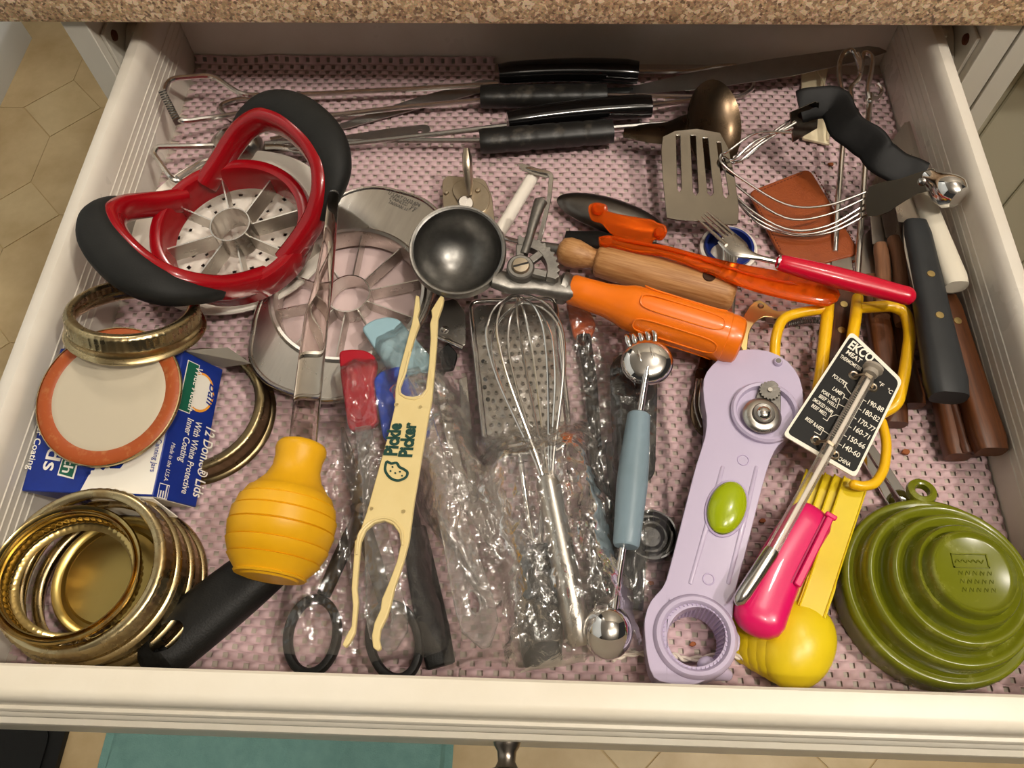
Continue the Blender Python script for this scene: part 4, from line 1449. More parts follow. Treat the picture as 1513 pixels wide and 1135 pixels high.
# ivory strip on the liner
pi_ = Plane(P(1205, 150, .0065), (0, 0, 1))
t = thing('ivory_strip', 'flat ivory plastic strip on the liner below the strap handle', 'strip', pi_.at(1205, 160))
part('strip', MB().prism([pi_.at(*q) for q in ((1184, 104), (1224, 100), (1218, 132), (1226, 168), (1226, 213), (1186, 204))], .0024), IVORY, t, bevel=.0006)
part('side_rib', MB().sweep(cr([tuple(pi_.up(.0004).at(*q)) for q in ((1207, 103), (1218, 126), (1213, 150), (1222, 172), (1223, 208))], 4), .0008, n=8), IVORY, t)

# wire tongs with claw ends
t = thing('claw_tongs', 'slim chrome wire tongs with looped claw ends in the back right corner', 'tongs', P(1262, 250, MZ))
z0_ = .014
part('arm', MB().sweep(bend(Q([(1249, 158, .030), (1246, 200, .026), (1238, 300, .018), (1234, 372, .010)]), .01), .0021, n=10), WIRE, t)
part('arm', MB().sweep(bend(Q([(1285, 148, .026), (1283, 170, .025), (1278, 240, .022), (1272, 330, .016), (1266, 420, .010)]), .01), .0023, n=10), WIRE, t)
part('claw_loop', MB().sweep(cr(Q([(1249, 160, .030), (1243, 130, .034), (1240, 100, .039), (1246, 80, .042), (1258, 74, .043), (1266, 86, .041), (1271, 105, .037), (1268, 118, .034), (1257, 130, .032), (1258, 145, .030), (1251, 160, .029)]), 4), .0019, n=8), WIRE, t)
part('claw_loop', MB().sweep(cr(Q([(1285, 150, .027), (1282, 132, .031), (1287, 105, .036), (1288, 84, .040), (1277, 78, .041), (1274, 94, .038), (1270, 110, .036), (1272, 92, .040), (1266, 78, .043)]), 4), .0019, n=8), WIRE, t)
part('pivot_coil', MB().sweep(cr(Q([(1284, 146, .026), (1296, 144, .022), (1303, 134, .022), (1296, 124, .024)]), 4), .0017, n=8), WIRE, t)
part('ferrule', MB().sweep(Q([(1285, 140, .0275), (1284.5, 152, .0263)]), .0031, n=12), WIRE, t)

# ------------------------------------------------ knives along the right wall


def knife(name, label, tip, guard, end, hmat, hw, ht, bw, cat='knife', rivets=(), group=None, bl=True, e=3.0, taper=.85, roll=0, wob=0, rmat=BRASS, blade_mat=None):
    """knife lying down: handle from guard to end, blade from guard to tip"""
    g, en, tp = P(*guard), P(*end), P(*tip)
    M = frame(g, en, roll=roll)
    L = (en - g).length
    t = thing(name, label, cat, M, group)
    n = 12
    pts, A, B = [], [], []
    for i in range(n + 1):
        s = i / n
        pts.append(V((L * s, wob * sin(pi * 1.6 * s), 0)))
        k = taper + (1 - taper) * s
        if i in (0, n):
            k *= .86
        A.append(hw * k * (1 - .06 * sin(pi * s)))
        B.append(ht * k)
    h = part('handle', MB().sweep(pts, A, B, n=16, e=e), hmat, t, local=True)
    for x in rivets:
        rv = part('rivet', MB().lathe([(.0001, .0004), (.0024, .0003), (.0027, -.0006), (.0001, -.0006)], 18, T(V((L * x, 0, ht * (taper + (1 - taper) * x) + .0001)))), rmat, t, local=True)
    if bl:
        lt = M.inverted() @ tp
        x = V((lt.x, lt.y, lt.z))
        N = 8
        R = []
        for i in range(N + 1):
            s = i / N
            c = V((0, 0, 0)).lerp(x, s)
            w = bw * (1 if s < .55 else max(.08, 1 - ((s - .55) / .45) ** 1.7))
            R.append([c + V((0, bw * .5, .0006)), c + V((0, bw * .5, -.0006)), c + V((0, bw * .5 - w, -.0002)), c + V((0, bw * .5 - w, .0002))])
        part('blade', MB().rings(R), blade_mat or STEELB, t, local=True, smooth=20)
    return t


knife('kitchen_knife', 'slim steel knife, its rounded off-white handle against the right drawer wall', (1330, 180, .020), (1357, 275, .034), (1413, 424, .0395), pm('off_white_handle', 'cfc7b6', .4), .0085, .0070, .014, e=2.6, taper=.8)
knife('kitchen_knife', 'large kitchen knife with dark grey handle and two brass rivets', (1318, 180, .024), (1352, 330, .036), (1402, 588, .0425), GREYH, .0125, .0085, .022, rivets=(.36, .60), taper=.72, e=2.8)
knife('steak_knife', 'steak knife with square-cut brown wood handle, lowest beside the right wall', (1330, 260, .010), (1396, 440, .0215), (1465, 668, .0250), WOODK, .0098, .0072, .014, e=4, taper=.78, rivets=(.2,))
knife('steak_knife', 'steak knife with brown wood handle, its end sticking out under the grey handle', (1320, 280, .005), (1368, 470, .010), (1416, 676, .012), WOODK, .0085, .0070, .014, e=3, taper=.8)
knife('steak_knife', 'steak knife with dark brown handle between the two sticking-out wood handles', (1326, 300, .005), (1400, 560, .0135), (1434, 672, .0160), WOODD, .0070, .0050, .010, e=3, taper=.85)
knife('paring_knife', 'small knife with grey weathered wood handle, left one of the pair by the chrome tongs', (1290, 250, .008), (1300, 362, .016), (1306, 470, .016), WOODP, .0056, .0056, .010, e=2.2, taper=.85, wob=.0012)
knife('paring_knife', 'small knife with curved weathered wood handle, right one of the pair by the chrome tongs', (1296, 240, .008), (1320, 352, .018), (1338, 480, .017), WOODP, .0056, .0056, .010, e=2.2, taper=.85, wob=.0016)
knife('steak_knife', 'knife with reddish brown handle and two brass rivets between the yellow bars', (1240, 340, .005), (1246, 418, .011), (1234, 545, .012), WOODD, .0090, .0060, .014, rivets=(.32, .62), e=4, taper=.95)
knife('steak_knife', 'knife with dark wood handle framed by the right yellow handle loop', (1282, 330, .004), (1288, 410, .010), (1322, 628, .009), WOODK, .0088, .0060, .014, e=3.4, taper=.9)
knife('steak_knife', 'knife with mid brown wood handle beneath the yellow loop, its end near the crumb', (1310, 330, .003), (1310, 452, .0065), (1350, 600, .008), WOODK, .0080, .0055, .012, e=3.4, taper=.9)
t = knife('long_knife', 'thin bright steel blade lying along the dark grey knife handle', (1331, 330, .036), (1359, 444, .041), (1362, 452, .041), STEEL, .0028, .0010, .0042, e=4)

# ------------------------------------------------ yellow wire handles
YR = .0034
t = thing('jar_lifter', 'yellow coated wire jar lifter, its two handle loops behind the thermometer', 'jar lifter', P(1245, 520, MZ))
zt = .027
part('handle_loop', MB().sweep(bend(Q([(1149, 572, .020), (1144, 530, .023), (1146, 496, .026), (1156, 470, zt), (1180, 462, zt), (1222, 456, zt)]), .010, 6), YR, n=14), YELLOWT, t)
part('upright_bar', MB().sweep(Q([(1224, 445, zt), (1222, 470, zt), (1213, 552, .025), (1205, 600, .022)]), YR * 1.15, n=14, dome=True), YELLOWT, t)
part('handle_loop', MB().sweep(bend(Q([(1270, 455, zt), (1318, 452, zt), (1338, 461, zt), (1345, 492, zt), (1338, 545, .027), (1326, 598, .025), (1300, 612, .022)]), .012, 6), YR * 1.1, n=14), YELLOWT, t)
part('upright_bar', MB().sweep(Q([(1267, 441, zt), (1264, 470, zt), (1256, 520, .026), (1244, 600, .022)]), YR * 1.1, n=14, dome=True), YELLOWT, t)
part('pivot_bar', MB().sweep(Q([(1207, 598, .022), (1244, 600, .0225)]), .0026, n=12), YELLOWT, t)

# ------------------------------------------------ nested yellow measuring spoons on their ring
pz_ = [P(1264, 712, .0215), P(1198, 905, .0215)]
Mm = frame(pz_[0], pz_[1])
Lm = (pz_[1] - pz_[0]).length
names = ['largest yellow measuring spoon, its bowl face down on top of the nested set', 'second yellow measuring spoon nested under the largest one', 'third yellow measuring spoon from the top of the nested set', 'fourth yellow measuring spoon from the top, handle fanned out to the left', 'smallest yellow measuring spoon, lowest and leftmost handle of the nested set']
for k in range(5):
    M = Mm @ T(V((0, -.0048 * k * 1.0, -.0029 * k)))
    t = thing('measuring_spoon', names[k], 'measuring spoon', M, 'nested yellow measuring spoons')
    s = 1 - .035 * k
    hw = .0084
    mb = MB()
    pts = cr([(.0, 0, 0), (.020, 0, 0), (.045, 0, .0002), (Lm * .80, 0, .0010), (Lm * 1.0, 0, .0004)], 4)
    part('handle', MB().strip(pts, [hw * 1.6] * 6 + [hw * 1.75] * 6 + [hw * 1.9] * 5, .0014), YELLOWS, t, local=True, bevel=.0004)
    for sd in (-1, 1):
        part('edge_rib', MB().sweep([(x, y + sd * hw * .80, z + .0006) for x, y, z in pts], .0006, .0009, n=8), YELLOWS, t, local=True)
    # bowl: dome with rim, convex side up
    rx, ry, rz_ = .0270 * s, .0205 * s, .0145 * s
    cx_ = Lm * .86 + .0270
    R = []
    for a in (0.03, .3, .6, .85, 1.1, 1.3, 1.48, 1.57):
        R.append([V((cx_ + rx * sin(a) * cos(q) * (1 - .12 * (cos(q) < 0) * abs(cos(q))), ry * sin(a) * sin(q), -.0098 + rz_ * cos(a) + .0008)) for q in [2 * pi * i / 40 for i in range(40)]])
    for a in (1.57, 1.3, 1.0, .6, .3, .03):
        R.append([V((cx_ + (rx - .0011) * sin(a) * cos(q) * (1 - .12 * (cos(q) < 0) * abs(cos(q))), (ry - .0011) * sin(a) * sin(q), -.0098 + (rz_ - .0012) * cos(a) + .0006)) for q in [2 * pi * i / 40 for i in range(40)]])
    part('bowl', MB().rings(R), YELLOWS, t, local=True)
t = thing('spoon_ring', 'thick yellow plastic ring holding the measuring spoon handles', 'ring', P(1290, 660, MZ))
part('ring', MB().sweep(bend(Q([(1286, 612, .024), (1302, 620, .025), (1311, 655, .026), (1306, 696, .027), (1292, 716, .028), (1274, 719, .0285), (1262, 716, .0290)]), .012, 6), .0029, n=14, dome=True), YELLOWT, t)

# ------------------------------------------------ hot pink folding tool
a, b = P(1193, 774, .0275), P(1121, 914, .0265)
Mp = frame(a, b)
Lp = (b - a).length
t = thing('folding_tool', 'hot pink plastic folding tool lying beside the yellow spoons', 'utensil', Mp)
pts, A = [], []
for i in range(17):
    s = i / 16
    pts.append(V((-.002 + (Lp + .002) * s, -.0022 * sin(pi * s), 0)))
    A.append(.0138 * (1 - .10 * (1 - s)))
part('body', MB().sweep(pts, A, [x * .72 for x in A], n=24, e=2.9, dome=True), PINKP, t, local=True)
part('lever', MB().strip([V((-.006, .0078, .0090)), V((.01, .0080, .0094)), V((Lp * .6, .0082, .0094)), V((Lp * .62, .0082, .0094))], .0040, .0022), PINKP, t, local=True, bevel=.0007)
part('lever_slot', MB().box((-.005, .0046, .0080), (Lp * .62, .0054, .0092)), pm('pink_groove', 'a00c4c', .5), t, local=True, smooth=0)
part('lever_tab', MB().box((-.0085, .0045, .0080), (-.0055, .0110, .0106)), PINKP, t, local=True, bevel=.0008)

# ------------------------------------------------ meat thermometer
pt_ = plane3((1255, 492, .0400), (1332, 562, .0390), (1158, 641, .0370))
t = thing('meat_thermometer', 'meat thermometer, glass tube on a black and white printed metal plate', 'thermometer', pt_.at(1246, 595))
corn = [(1258, 489), (1334, 562), (1264, 706), (1157, 643)]
out = fillet([pt_.at(*q) for q in corn], [.004, .004, .003, .003])
part('plate', MB().prism(out, .0009, -pt_.n), PLATEW, t, smooth=0)
cen = pt_.at(1249, 603)
inn = fillet([pt_.up(.0002).at(*q) for q in corn], [.004, .004, .003, .003])
cc = sum(inn, V()) / len(inn)
inn = [cc + (p - cc) * .935 for p in inn]
part('black_print', MB().prism(inn, .0002, -pt_.n), PLATEB, t, smooth=0)
pr_ = pt_.up(.00035)


def tt(s, a, b, h=None, bold=.01):
    txt(s, a, b, pr_, PLATEW, t, h=h, bold=bold)


tt('EKCO', (1252, 513), (1286, 536), .0062, .03)
tt('MEAT', (1249, 522), (1270, 537), .0032, .02)
tt('THERMOMETER', (1240, 528), (1271, 549), .0026, .01)
tt('\u00ae', (1284.5, 541), (1288.5, 544), .0022)
tt('POULTRY', (1229, 557), (1249, 571), .0027)
tt('LAMB', (1229, 576), (1242, 585), .0027)
tt('PORK VEAL', (1213, 580), (1236, 595), .0025)
tt('BEEF WELL', (1209, 587), (1234, 603), .0025)
tt('SMOKED HAM', (1200, 592), (1227, 611), .0025)
tt('BEEF MED.', (1198, 601), (1220, 616), .0025)
tt('BEEF RARE', (1189, 620), (1212, 637), .0025)
for s, a, b in (('190-88', (1281, 597), (1303, 610)), ('180-82', (1274, 610), (1297, 624)), ('170-77', (1267, 624), (1290, 639)), ('160-71', (1260, 636), (1282, 650)), ('150-66', (1252, 650), (1276, 664)), ('140-60', (1244, 662), (1268, 677))):
    tt(s, a, b, .0034)
tt('CHINA', (1237, 680), (1255, 690), .0027)
tt('\u00b0F', (1296, 568), (1303, 573), .0028)
tt('\u00b0C', (1309, 578), (1316, 583), .0028)
mb = MB()
for i in range(6):
    u, v = 1280 - i * 7.3, 593.5 + i * 13
    mb.strip([pr_.at(u - 9, v - 6), pr_.at(u, v)], .0004, .0001)
mb.strip([pr_.at(1276, 590), pr_.at(1239, 656)], .0004, .0001)
for i in range(22):
    u, v = 1270 - i * 1.75, 581 + i * 3.1
    mb.strip([pr_.at(u - 7, v - 4.6), pr_.at(u, v)], .0003, .0001)
for pts in (((1242, 560), (1251, 566), (1247, 573)), ((1249, 570), (1253, 577), (1258, 583)), ((1243, 579), (1248, 583), (1245, 590)), ((1246, 586), (1258, 594)), ((1238, 588), (1241, 590), (1236, 604)), ((1239, 597), (1251, 603)), ((1228, 606), (1231, 608), (1222, 622), (1216, 618)), ((1226, 616), (1235, 613), (1243, 616)), ((1212, 630), (1217, 633), (1212, 643), (1203, 638)), ((1216, 636), (1228, 644))):
    for a, b in zip(pts[:-1], pts[1:]):
        mb.strip([pr_.at(*a), pr_.at(*b)], .0004, .0001)
part('scale_lines', mb, PLATEW, t, smooth=0)
for u, v in ((1261, 555), (1289, 573), (1205, 651), (1233, 673)):
    part('eyelet', MB().lathe([(.0014, .0002), (.0017, .0010), (.0024, .0012), (.0031, .0004), (.0031, 0), (.0014, 0)], 24, flat_frame(pt_.at(u, v), pt_.n), closed=True), BRASSY, t)
tu = plane3((1288, 548, .0450), (1180, 765, .0400), (1300, 700, .044))
ta, tb, tc_ = P(1286, 552, .0455), P(1140, 815, .0430), P(1088, 894, .0400)
part('glass_tube', MB().sweep([ta, tb], .0036, n=18), CLEAR, t)
part('white_scale_strip', MB().sweep([ta + (tb - ta) * .01 - (tb - ta).normalized().cross(pt_.n) * .0008, tb + (ta - tb) * .01 - (tb - ta).normalized().cross(pt_.n) * .0008], .0013, .0008, n=10), WHITEP, t)
d = (tc_ - tb).normalized()
part('steel_tip', MB().sweep([tb - d * .001, tb + d * .002, tb.lerp(tc_, .45), tb.lerp(tc_, .80), tb.lerp(tc_, .93), tc_], [.0038, .0042, .0041, .0040, .0034, .0010], n=18), STEEL, t)
part('tube_head', MB().lathe([(.0001, 0), (.0042, 0), (.0046, .0015), (.0040, .0032), (.0060, .0044), (.0058, .0062), (.0030, .0068), (.0001, .0068)], 24, frame(ta - (ta - tb).normalized() * .001, ta + (ta - tb)) @ Matrix.Rotation(pi / 2, 4, 'Y')), pm('clear_knob', 'd8cdbc', .12, trans=.55), t)
for u, v in ((1275, 565), (1219, 663)):
    c_ = pt_.at(u, v)
    ax_ = (pt_.at(1289, 573) - pt_.at(1261, 555)).normalized()
    part('holding_clip', MB().strip([c_ - ax_ * .0062 + pt_.n * .0008, c_ - ax_ * .0044 + pt_.n * .004, c_ - ax_ * .002 + pt_.n * .0090, c_ + ax_ * .002 + pt_.n * .0090, c_ + ax_ * .0044 + pt_.n * .004, c_ + ax_ * .0062 + pt_.n * .0008], .0020, .0006, up=pt_.n), BRASSY, t)

# ------------------------------------------------ green stepped stack
q = P(1392, 880, .004)
gl_, gt_, gb_ = P(1246, 880, .020), P(1395, 740, .020), P(1395, 1019, .020)
GR = (gt_.y - gb_.y) / 2
t = thing('stepped_mold', 'olive green stepped round plastic mold upside down with a small hanging loop', 'mold', T(V((gl_.x + GR, (gt_.y + gb_.y) / 2, MZ))))
prof = [(.990, .0), (.992, .006), (1.0, .0130), (1.0, .0165), (.985, .0195), (.955, .0210), (.925, .0205), (.885, .0200), (.865, .0215), (.858, .0245), (.850, .0280), (.830, .0302), (.795, .0306), (.760, .0290), (.715, .0280), (.690, .0292), (.682, .0325), (.672, .0360),
        (.650, .0378), (.615, .0378), (.585, .0362), (.550, .0356), (.530, .0368), (.522, .0395), (.510, .0424), (.488, .0436), (.462, .0430), (.440, .0424), (.425, .0436), (.418, .0458), (.405, .0474), (.385, .0478), (.360, .0468), (.335, .0464), (.002, .0464), (.002, .0440), (.36, .0440), (.55, .033), (.75, .0255), (.94, .0180), (.972, .0)]
part('stepped_body', MB().lathe([(r * GR, z if z < .021 else .021 + (z - .021) * 1.4) for r, z in prof], 96), GREEN, t, local=True, smooth=70)
lp = V((.0035, GR + .0050, .0165))
part('hanging_loop', MB().lathe([(.0042, -.0022), (.0042, .0022), (.0052, .0028), (.0080, .0022), (.0086, 0), (.0080, -.0022), (.0052, -.0028)], 36, T(lp) @ Matrix.Rotation(-.25, 4, 'X'), closed=True), GREEN, t, local=True)
mb = MB()
for x0, x1, y0, y1 in ((-.0095, .0085, .0020, .0026), (-.0095, -.0089, .0020, .0090), (.0079, .0085, .0020, .0090), (-.0095, .0085, .0088, .0094)):
    mb.box((x0, y0, 00.0565), (x1, y1, 00.0572))
rn = random.Random(3)
cur = [(-.0080 + i * .0013, .0054 + .0009 * (1 if i % 2 else -1) * rn.uniform(.6, 1), 00.0569) for i in range(12)]
mb.sweep(cr(cur, 3), .0003, n=6)
for r in range(3):
    y = -.0018 - r * .0042
    for i in range(5):
        x = -.008 + i * .0036
        mb.sweep(cr([(x, y, 00.0568), (x + .0008, y + .0022, 00.0568), (x + .0018, y + .0002, 00.0568), (x + .0024, y + .0020, 00.0568)], 2), .00016, n=6)
part('embossed_mark', mb, GREEN, t, local=True, smooth=0)

# ------------------------------------------------ steel tong ends beside the green mold
t = thing('steel_tongs', 'two flat polished steel tong arms poking out behind the green mold', 'tongs', P(1315, 715, MZ))
part('arm', MB().strip([P(1268, 660, .0070), P(1300, 712, .0070), P(1322, 752, .0055), P(1330, 768, .0045)], [.0050, .0052, .0050, .0046], .0016), CHROME, t, bevel=.0004)
part('arm', MB().strip([P(1284, 660, .0075), P(1312, 700, .0075), P(1336, 736, .0055), P(1350, 760, .0045)], [.0058, .0062, .0058, .0050], .0016), CHROME, t, bevel=.0004)

# small brass coloured piercing opener and wire spring behind the yellow loop
pl = plane3((1100, 470, .0105), (1200, 460, .012), (1130, 500, .010))
t = thing('piercing_opener', 'bent gold-toned metal can piercer between orange handle and yellow loop', 'opener', pl.at(1140, 470))
part('body', MB().prism([pl.at(*q) for q in cr([(1098, 520), (1092, 500), (1096, 474), (1108, 452), (1122, 443), (1136, 452), (1150, 460), (1196, 456), (1200, 466), (1150, 470), (1130, 468), (1114, 478), (1106, 496), (1104, 518)], 2, True)], .0014, -pl.n), BRASS, t, bevel=.0004)
part('rivet', MB().lathe([(.0001, .0012), (.0014, .001), (.0022, 0), (.0022, -.001), (.0001, -.001)], 18, flat_frame(pl.at(1124, 452), pl.n)), BRASSY, t)
pts = []
a, b = P(1164, 478, .008), P(1216, 474, .009)
for i in range(140):
    s = i / 139
    c_ = a.lerp(b, s)
    pts.append(c_ + V((0, cos(i * .9) * .0022, sin(i * .9) * .0022 + .002 * sin(pi * s))))
t = thing('wire_spring', 'thin coiled wire spring lying on the liner inside the left yellow loop', 'spring', T(V((a.x, a.y, MZ))))
part('coil', MB().sweep(pts, .00035, n=6), DULL, t)

# dark steel fork half under the lavender opener
t = thing('serving_fork', 'dark steel fork back half hidden beside the lavender opener', 'fork', P(1035, 600, MZ))
pl = plane3((1035, 560, .009), (1030, 640, .009), (1060, 600, .008))
outl = cr([(1030, 545), (1026, 570), (1020, 600), (1022, 622), (1034, 640), (1048, 645), (1060, 640), (1064, 610), (1060, 570), (1052, 540)], 3, True)
part('head', MB().prism([pl.at(*q) for q in outl], .0018, -pl.n), BRONZE, t, bevel=.0006)
for du in (0, 7, 14):
    part('relief_line', MB().sweep(cr([tuple(pl.up(.0004).at(1030 + du, 560)), tuple(pl.up(.0006).at(1026 + du, 600)), tuple(pl.up(.0004).at(1036 + du, 632))], 4), .0007, n=8), STEEL, t)
part('shank', MB().sweep([pl.at(1041, 546), P(1046, 520, .009), P(1052, 490, .008)], .0042, .0012, n=10), BRONZE, t)
# ---------------------------------------------------------------- front centre: openers, picker, baller, bagged tools
# lavender jar and can opener
zl = .0270
pl = plane3((1110, 590, .0275), (1010, 930, .0250), (1090, 780, .0270))
t = thing('jar_opener', 'lavender plastic can and jar opener with lime green oval button', 'opener', pl.at(1060, 780))
ol = [(1040, 560), (1052, 540), (1074, 523), (1104, 516), (1136, 519), (1164, 534), (1182, 560), (1187, 592), (1181, 620), (1166, 645), (1150, 658), (1138, 680), (1126, 720), (1112, 775), (1098, 830), (1088, 868), (1083, 900), (1080, 940),
      (1070, 975), (1048, 1000), (1032, 1010), (1010, 1013), (985, 1009), (966, 1001), (957, 975), (953, 940), (953, 912), (962, 888), (976, 872), (984, 858), (992, 830), (1010, 760), (1028, 690), (1042, 645), (1044, 615), (1040, 590)]
hc = pl.at(1023, 940)
hole = [pl.at(1029 + 43 * cos(2 * pi * i / 40), 941 + 44 * sin(2 * pi * i / 40)) for i in range(40)]
body = part('body', MB().prism([pl.at(*q) for q in cr(ol, 2, True)], .0205, -pl.n, [hole]), LAV, t, bevel=.0050, seg=4)
part('jar_ring', MB().lathe([(.0172, .0012), (.0184, .0026), (.0204, .0026), (.0222, .0006), (.0226, -.004), (.0222, -.020), (.0140, -.0205), (.0140, -.0190)], 56, flat_frame(pl.at(1027, 940), pl.n), closed=True), LAV, t)
for i in range(44):
    a = 2 * pi * i / 44
    M = flat_frame(pl.at(1027, 940), pl.n)
    part('grip_rib', MB().sweep([M @ V((.0166 * cos(a), .0166 * sin(a), .0008)), M @ V((.0140 * cos(a), .0140 * sin(a), -.0188))], .00055, n=5), LAVD, t, smooth=0)
# raised cutter housing rim
p1 = pl.up(.0006)
hc_ = p1.at(1130, 610)
R_ = (p1.at(1182, 610) - hc_).length
Mh = flat_frame(hc_, pl.n)
part('cutter_housing', MB().lathe([(R_ * .80, 0), (R_ * .84, .0028), (R_ * .92, .0032), (R_ * .98, .0020), (R_ * .99, -.002), (R_ * .80, -.002)], 48, Mh, closed=True), LAV, t)
Mw = flat_frame(pl.up(.0042).at(1127, 613), pl.n + V((.10, -.05, 0)))
part('cutting_wheel', MB().lathe([(.0001, .0022), (.0058, .0022), (.0062, .0012), (.0092, .0010), (.0112, -.0004), (.0118, -.0014), (.0112, -.0024), (.0001, -.0024)], 48, Mw), STEELB, t)
part('wheel_axle', MB().lathe([(.0001, .0052), (.0018, .0050), (.0036, .0044), (.0046, .0030), (.0048, .0020), (.0001, .0018)], 28, Mw), CHROME, t)
part('axle_washer', MB().lathe([(.0046, .0024), (.0062, .0030), (.0068, .0022), (.0046, .0020)], 32, Mw, closed=True), DULL, t)
Mg = flat_frame(pl.up(.0034).at(1137, 578), pl.n)
mb = MB()
g = []
for i in range(72):
    a = 2 * pi * i / 72
    r = .0064 if (i // 2) % 2 else .0056
    g.append(Mg @ V((r * cos(a), r * sin(a), .0012)))
part('drive_gear', MB().prism(g, .0034, -pl.n), DULL, t, smooth=0)
part('gear_pin', MB().lathe([(.0001, .0024), (.0014, .0024), (.0016, .0010), (.0001, .0010)], 16, Mg), STEEL, t)
pa = pl.up(.0026)
part('gear_arm', MB().prism([pa.at(*q) for q in cr([(1116, 590), (1124, 572), (1140, 562), (1152, 572), (1154, 600), (1150, 622), (1128, 640), (1108, 622)], 3, True)], .0016, -pl.n), DULL, t, bevel=.0004)
c0 = pl.up(.0016).at(1074, 750)
a0 = pl.up(.0016).at(1084, 712) - c0
b0 = pl.up(.0016).at(1102, 756) - c0
bz = pl.n * .0052
R = []
for i in range(1, 8):
    a = pi / 2 * i / 8
    R.append([c0 + (a0 * cos(2 * pi * j / 36) + b0 * sin(2 * pi * j / 36)) * cos(a * .999) + bz * sin(a) for j in range(36)])
R = [[p - pl.n * .004 for p in R[0]]] + R
part('release_button', MB().rings(R), LIME, t)
part('button_well', MB().sweep([c0 + (a0 * cos(2 * pi * j / 36) + b0 * sin(2 * pi * j / 36)) * 1.04 - pl.n * .0012 for j in range(36)], .0009, n=8, closed=True), LAVD, t)
for u, v, r in ((1098, 680, .0032), (1047, 856, .0030)):
    part('moulding_mark', MB().lathe([(r - .0004, .0001), (r - .0002, .0004), (r + .0002, .0004), (r + .0004, .0001)], 28, flat_frame(pl.at(u, v), pl.n), closed=True), LAVD, t)
for u0, v0, u1, v1 in ((1068, 690, 1020, 862), (1118, 690, 1076, 862)):
    part('side_ridge', MB().sweep([pl.at(u0, v0), pl.at((u0 + u1) / 2 + 1, (v0 + v1) / 2), pl.at(u1, v1)], [.0012, .0016, .0012], [.0006, .0008, .0006], n=8, dome=True), LAV, t)
part('magnet_pin', MB().lathe([(.0001, .0026), (.0022, .0026), (.0028, .0016), (.0030, -.001), (.0001, -.001)], 20, flat_frame(pl.at(1149, 536), pl.n)), LAV, t)
part('magnet_face', MB().lathe([(.0001, .0030), (.0016, .0030), (.0017, .0024), (.0001, .0024)], 20, flat_frame(pl.at(1149, 536), pl.n)), DULL, t)
pg = pl.up(-.009)
part('hanging_tab', MB().prism([pg.at(*q) for q in cr([(1074, 932), (1084, 930), (1093, 940), (1092, 960), (1084, 962), (1080, 950), (1072, 948)], 2, True)], .0035, -pl.n, [[pg.at(1085 + 3 * cos(i * .785), 942 + 3 * sin(i * .785)) for i in range(8)]]), LAV, t, bevel=.0006)
part('side_lug', MB().sweep(Q([(1045, 985, .016), (1060, 993, .014), (1073, 997, .013)]), [.0055, .0048, .0034], n=14, dome=True), LAV, t)

# ------------------------------------------------ melon baller
a, b = P(944, 612, .0330), P(925, 808, .0310)
Mb = frame(a, b)
Lb_ = (b - a).length
t = thing('melon_baller', 'chrome melon baller and butter curler with grey-blue plastic handle', 'melon baller', Mb)
part('handle', MB().lathe([(.0001, 0), (.0060, 0), (.0069, .0010), (.0074, .010), (.0088, Lb_ * .42), (.0090, Lb_ * .55), (.0080, Lb_ * .85), (.0074, Lb_ - .0015), (.0066, Lb_), (.0001, Lb_)], 32, Matrix.Rotation(pi / 2, 4, 'Y')), GREYBL, t, local=True)
c1, c2_ = P(956, 535, .0330), P(898, 933, .0270)
part('shaft', MB().sweep([P(945, 614, .0330), P(952, 570, .0345), P(957, 540, .0365)], .0021, n=12), CHROME, t)
part('shaft', MB().sweep([P(921, 806, .0310), P(914, 850, .0310), P(907, 905, .0340)], .0021, n=12), CHROME, t)
n1 = V((-.05, -.12, 1)).normalized()
M1 = flat_frame(c1, n1, P(940, 480, .033) - c1)
prb = [(.0001, .0062), (.005, .0061), (.010, .0053), (.0135, .0036), (.0150, .0016), (.0154, -.0004), (.0146, -.0010), (.0130, .0022), (.0095, .0042), (.0001, .0052)]
cu = part('curler_bowl', MB().lathe(prb, 56, M1, sx=1.0, sy=1.06), CHROME, t)
for k, (y0, l) in enumerate(((-.0085, .007), (-.0035, .0085), (.0045, .0085), (.0095, .007))):
    part('flute', MB().sweep([M1 @ V((x, y0, sqrt(max(0, 1 - ((x * x + y0 * y0) / .0154 ** 2))) * .0061 + .0002)) for x in (.0075 - l, .0075 - l * .6, .0075 - l * .2, .0078)], [.0003, .0010, .0010, .0004], [.0002, .0005, .0005, .0003], n=8), CHROME, cu)
for k in range(5):
    y = -.0088 + k * .0044
    part('curler_tooth', MB().sweep([M1 @ V((.0118, y * .92, .0022)), M1 @ V((.0150, y, .0030)), M1 @ V((.0186, y, .0024)), M1 @ V((.0202, y, .0008))], [.0015, .0017, .0017, .0013], [.0009, .0011, .0011, .0008], n=10), CHROME, cu)
M2 = flat_frame(c2_, V((-.10, -.10, 1)), (1, 0, 0))
R = []
rb_ = .0132
for a in [-.05 + (pi / 2 + .04) * i / 12 for i in range(13)]:
    R.append([M2 @ V((rb_ * cos(a) * cos(q), rb_ * 1.10 * cos(a) * sin(q), rb_ * .95 * sin(a))) for q in [2 * pi * i / 48 for i in range(48)]])
R2 = []
for a in [-.05 + (pi / 2 + .04) * i / 8 for i in range(8, -1, -1)]:
    R2.append([M2 @ V(((rb_ - .0008) * cos(a) * cos(q), (rb_ - .0008) * 1.10 * cos(a) * sin(q), (rb_ - .0012) * .95 * sin(a))) for q in [2 * pi * i / 48 for i in range(48)]])
part('ball_scoop', MB().rings(R + R2), CHROME, t)

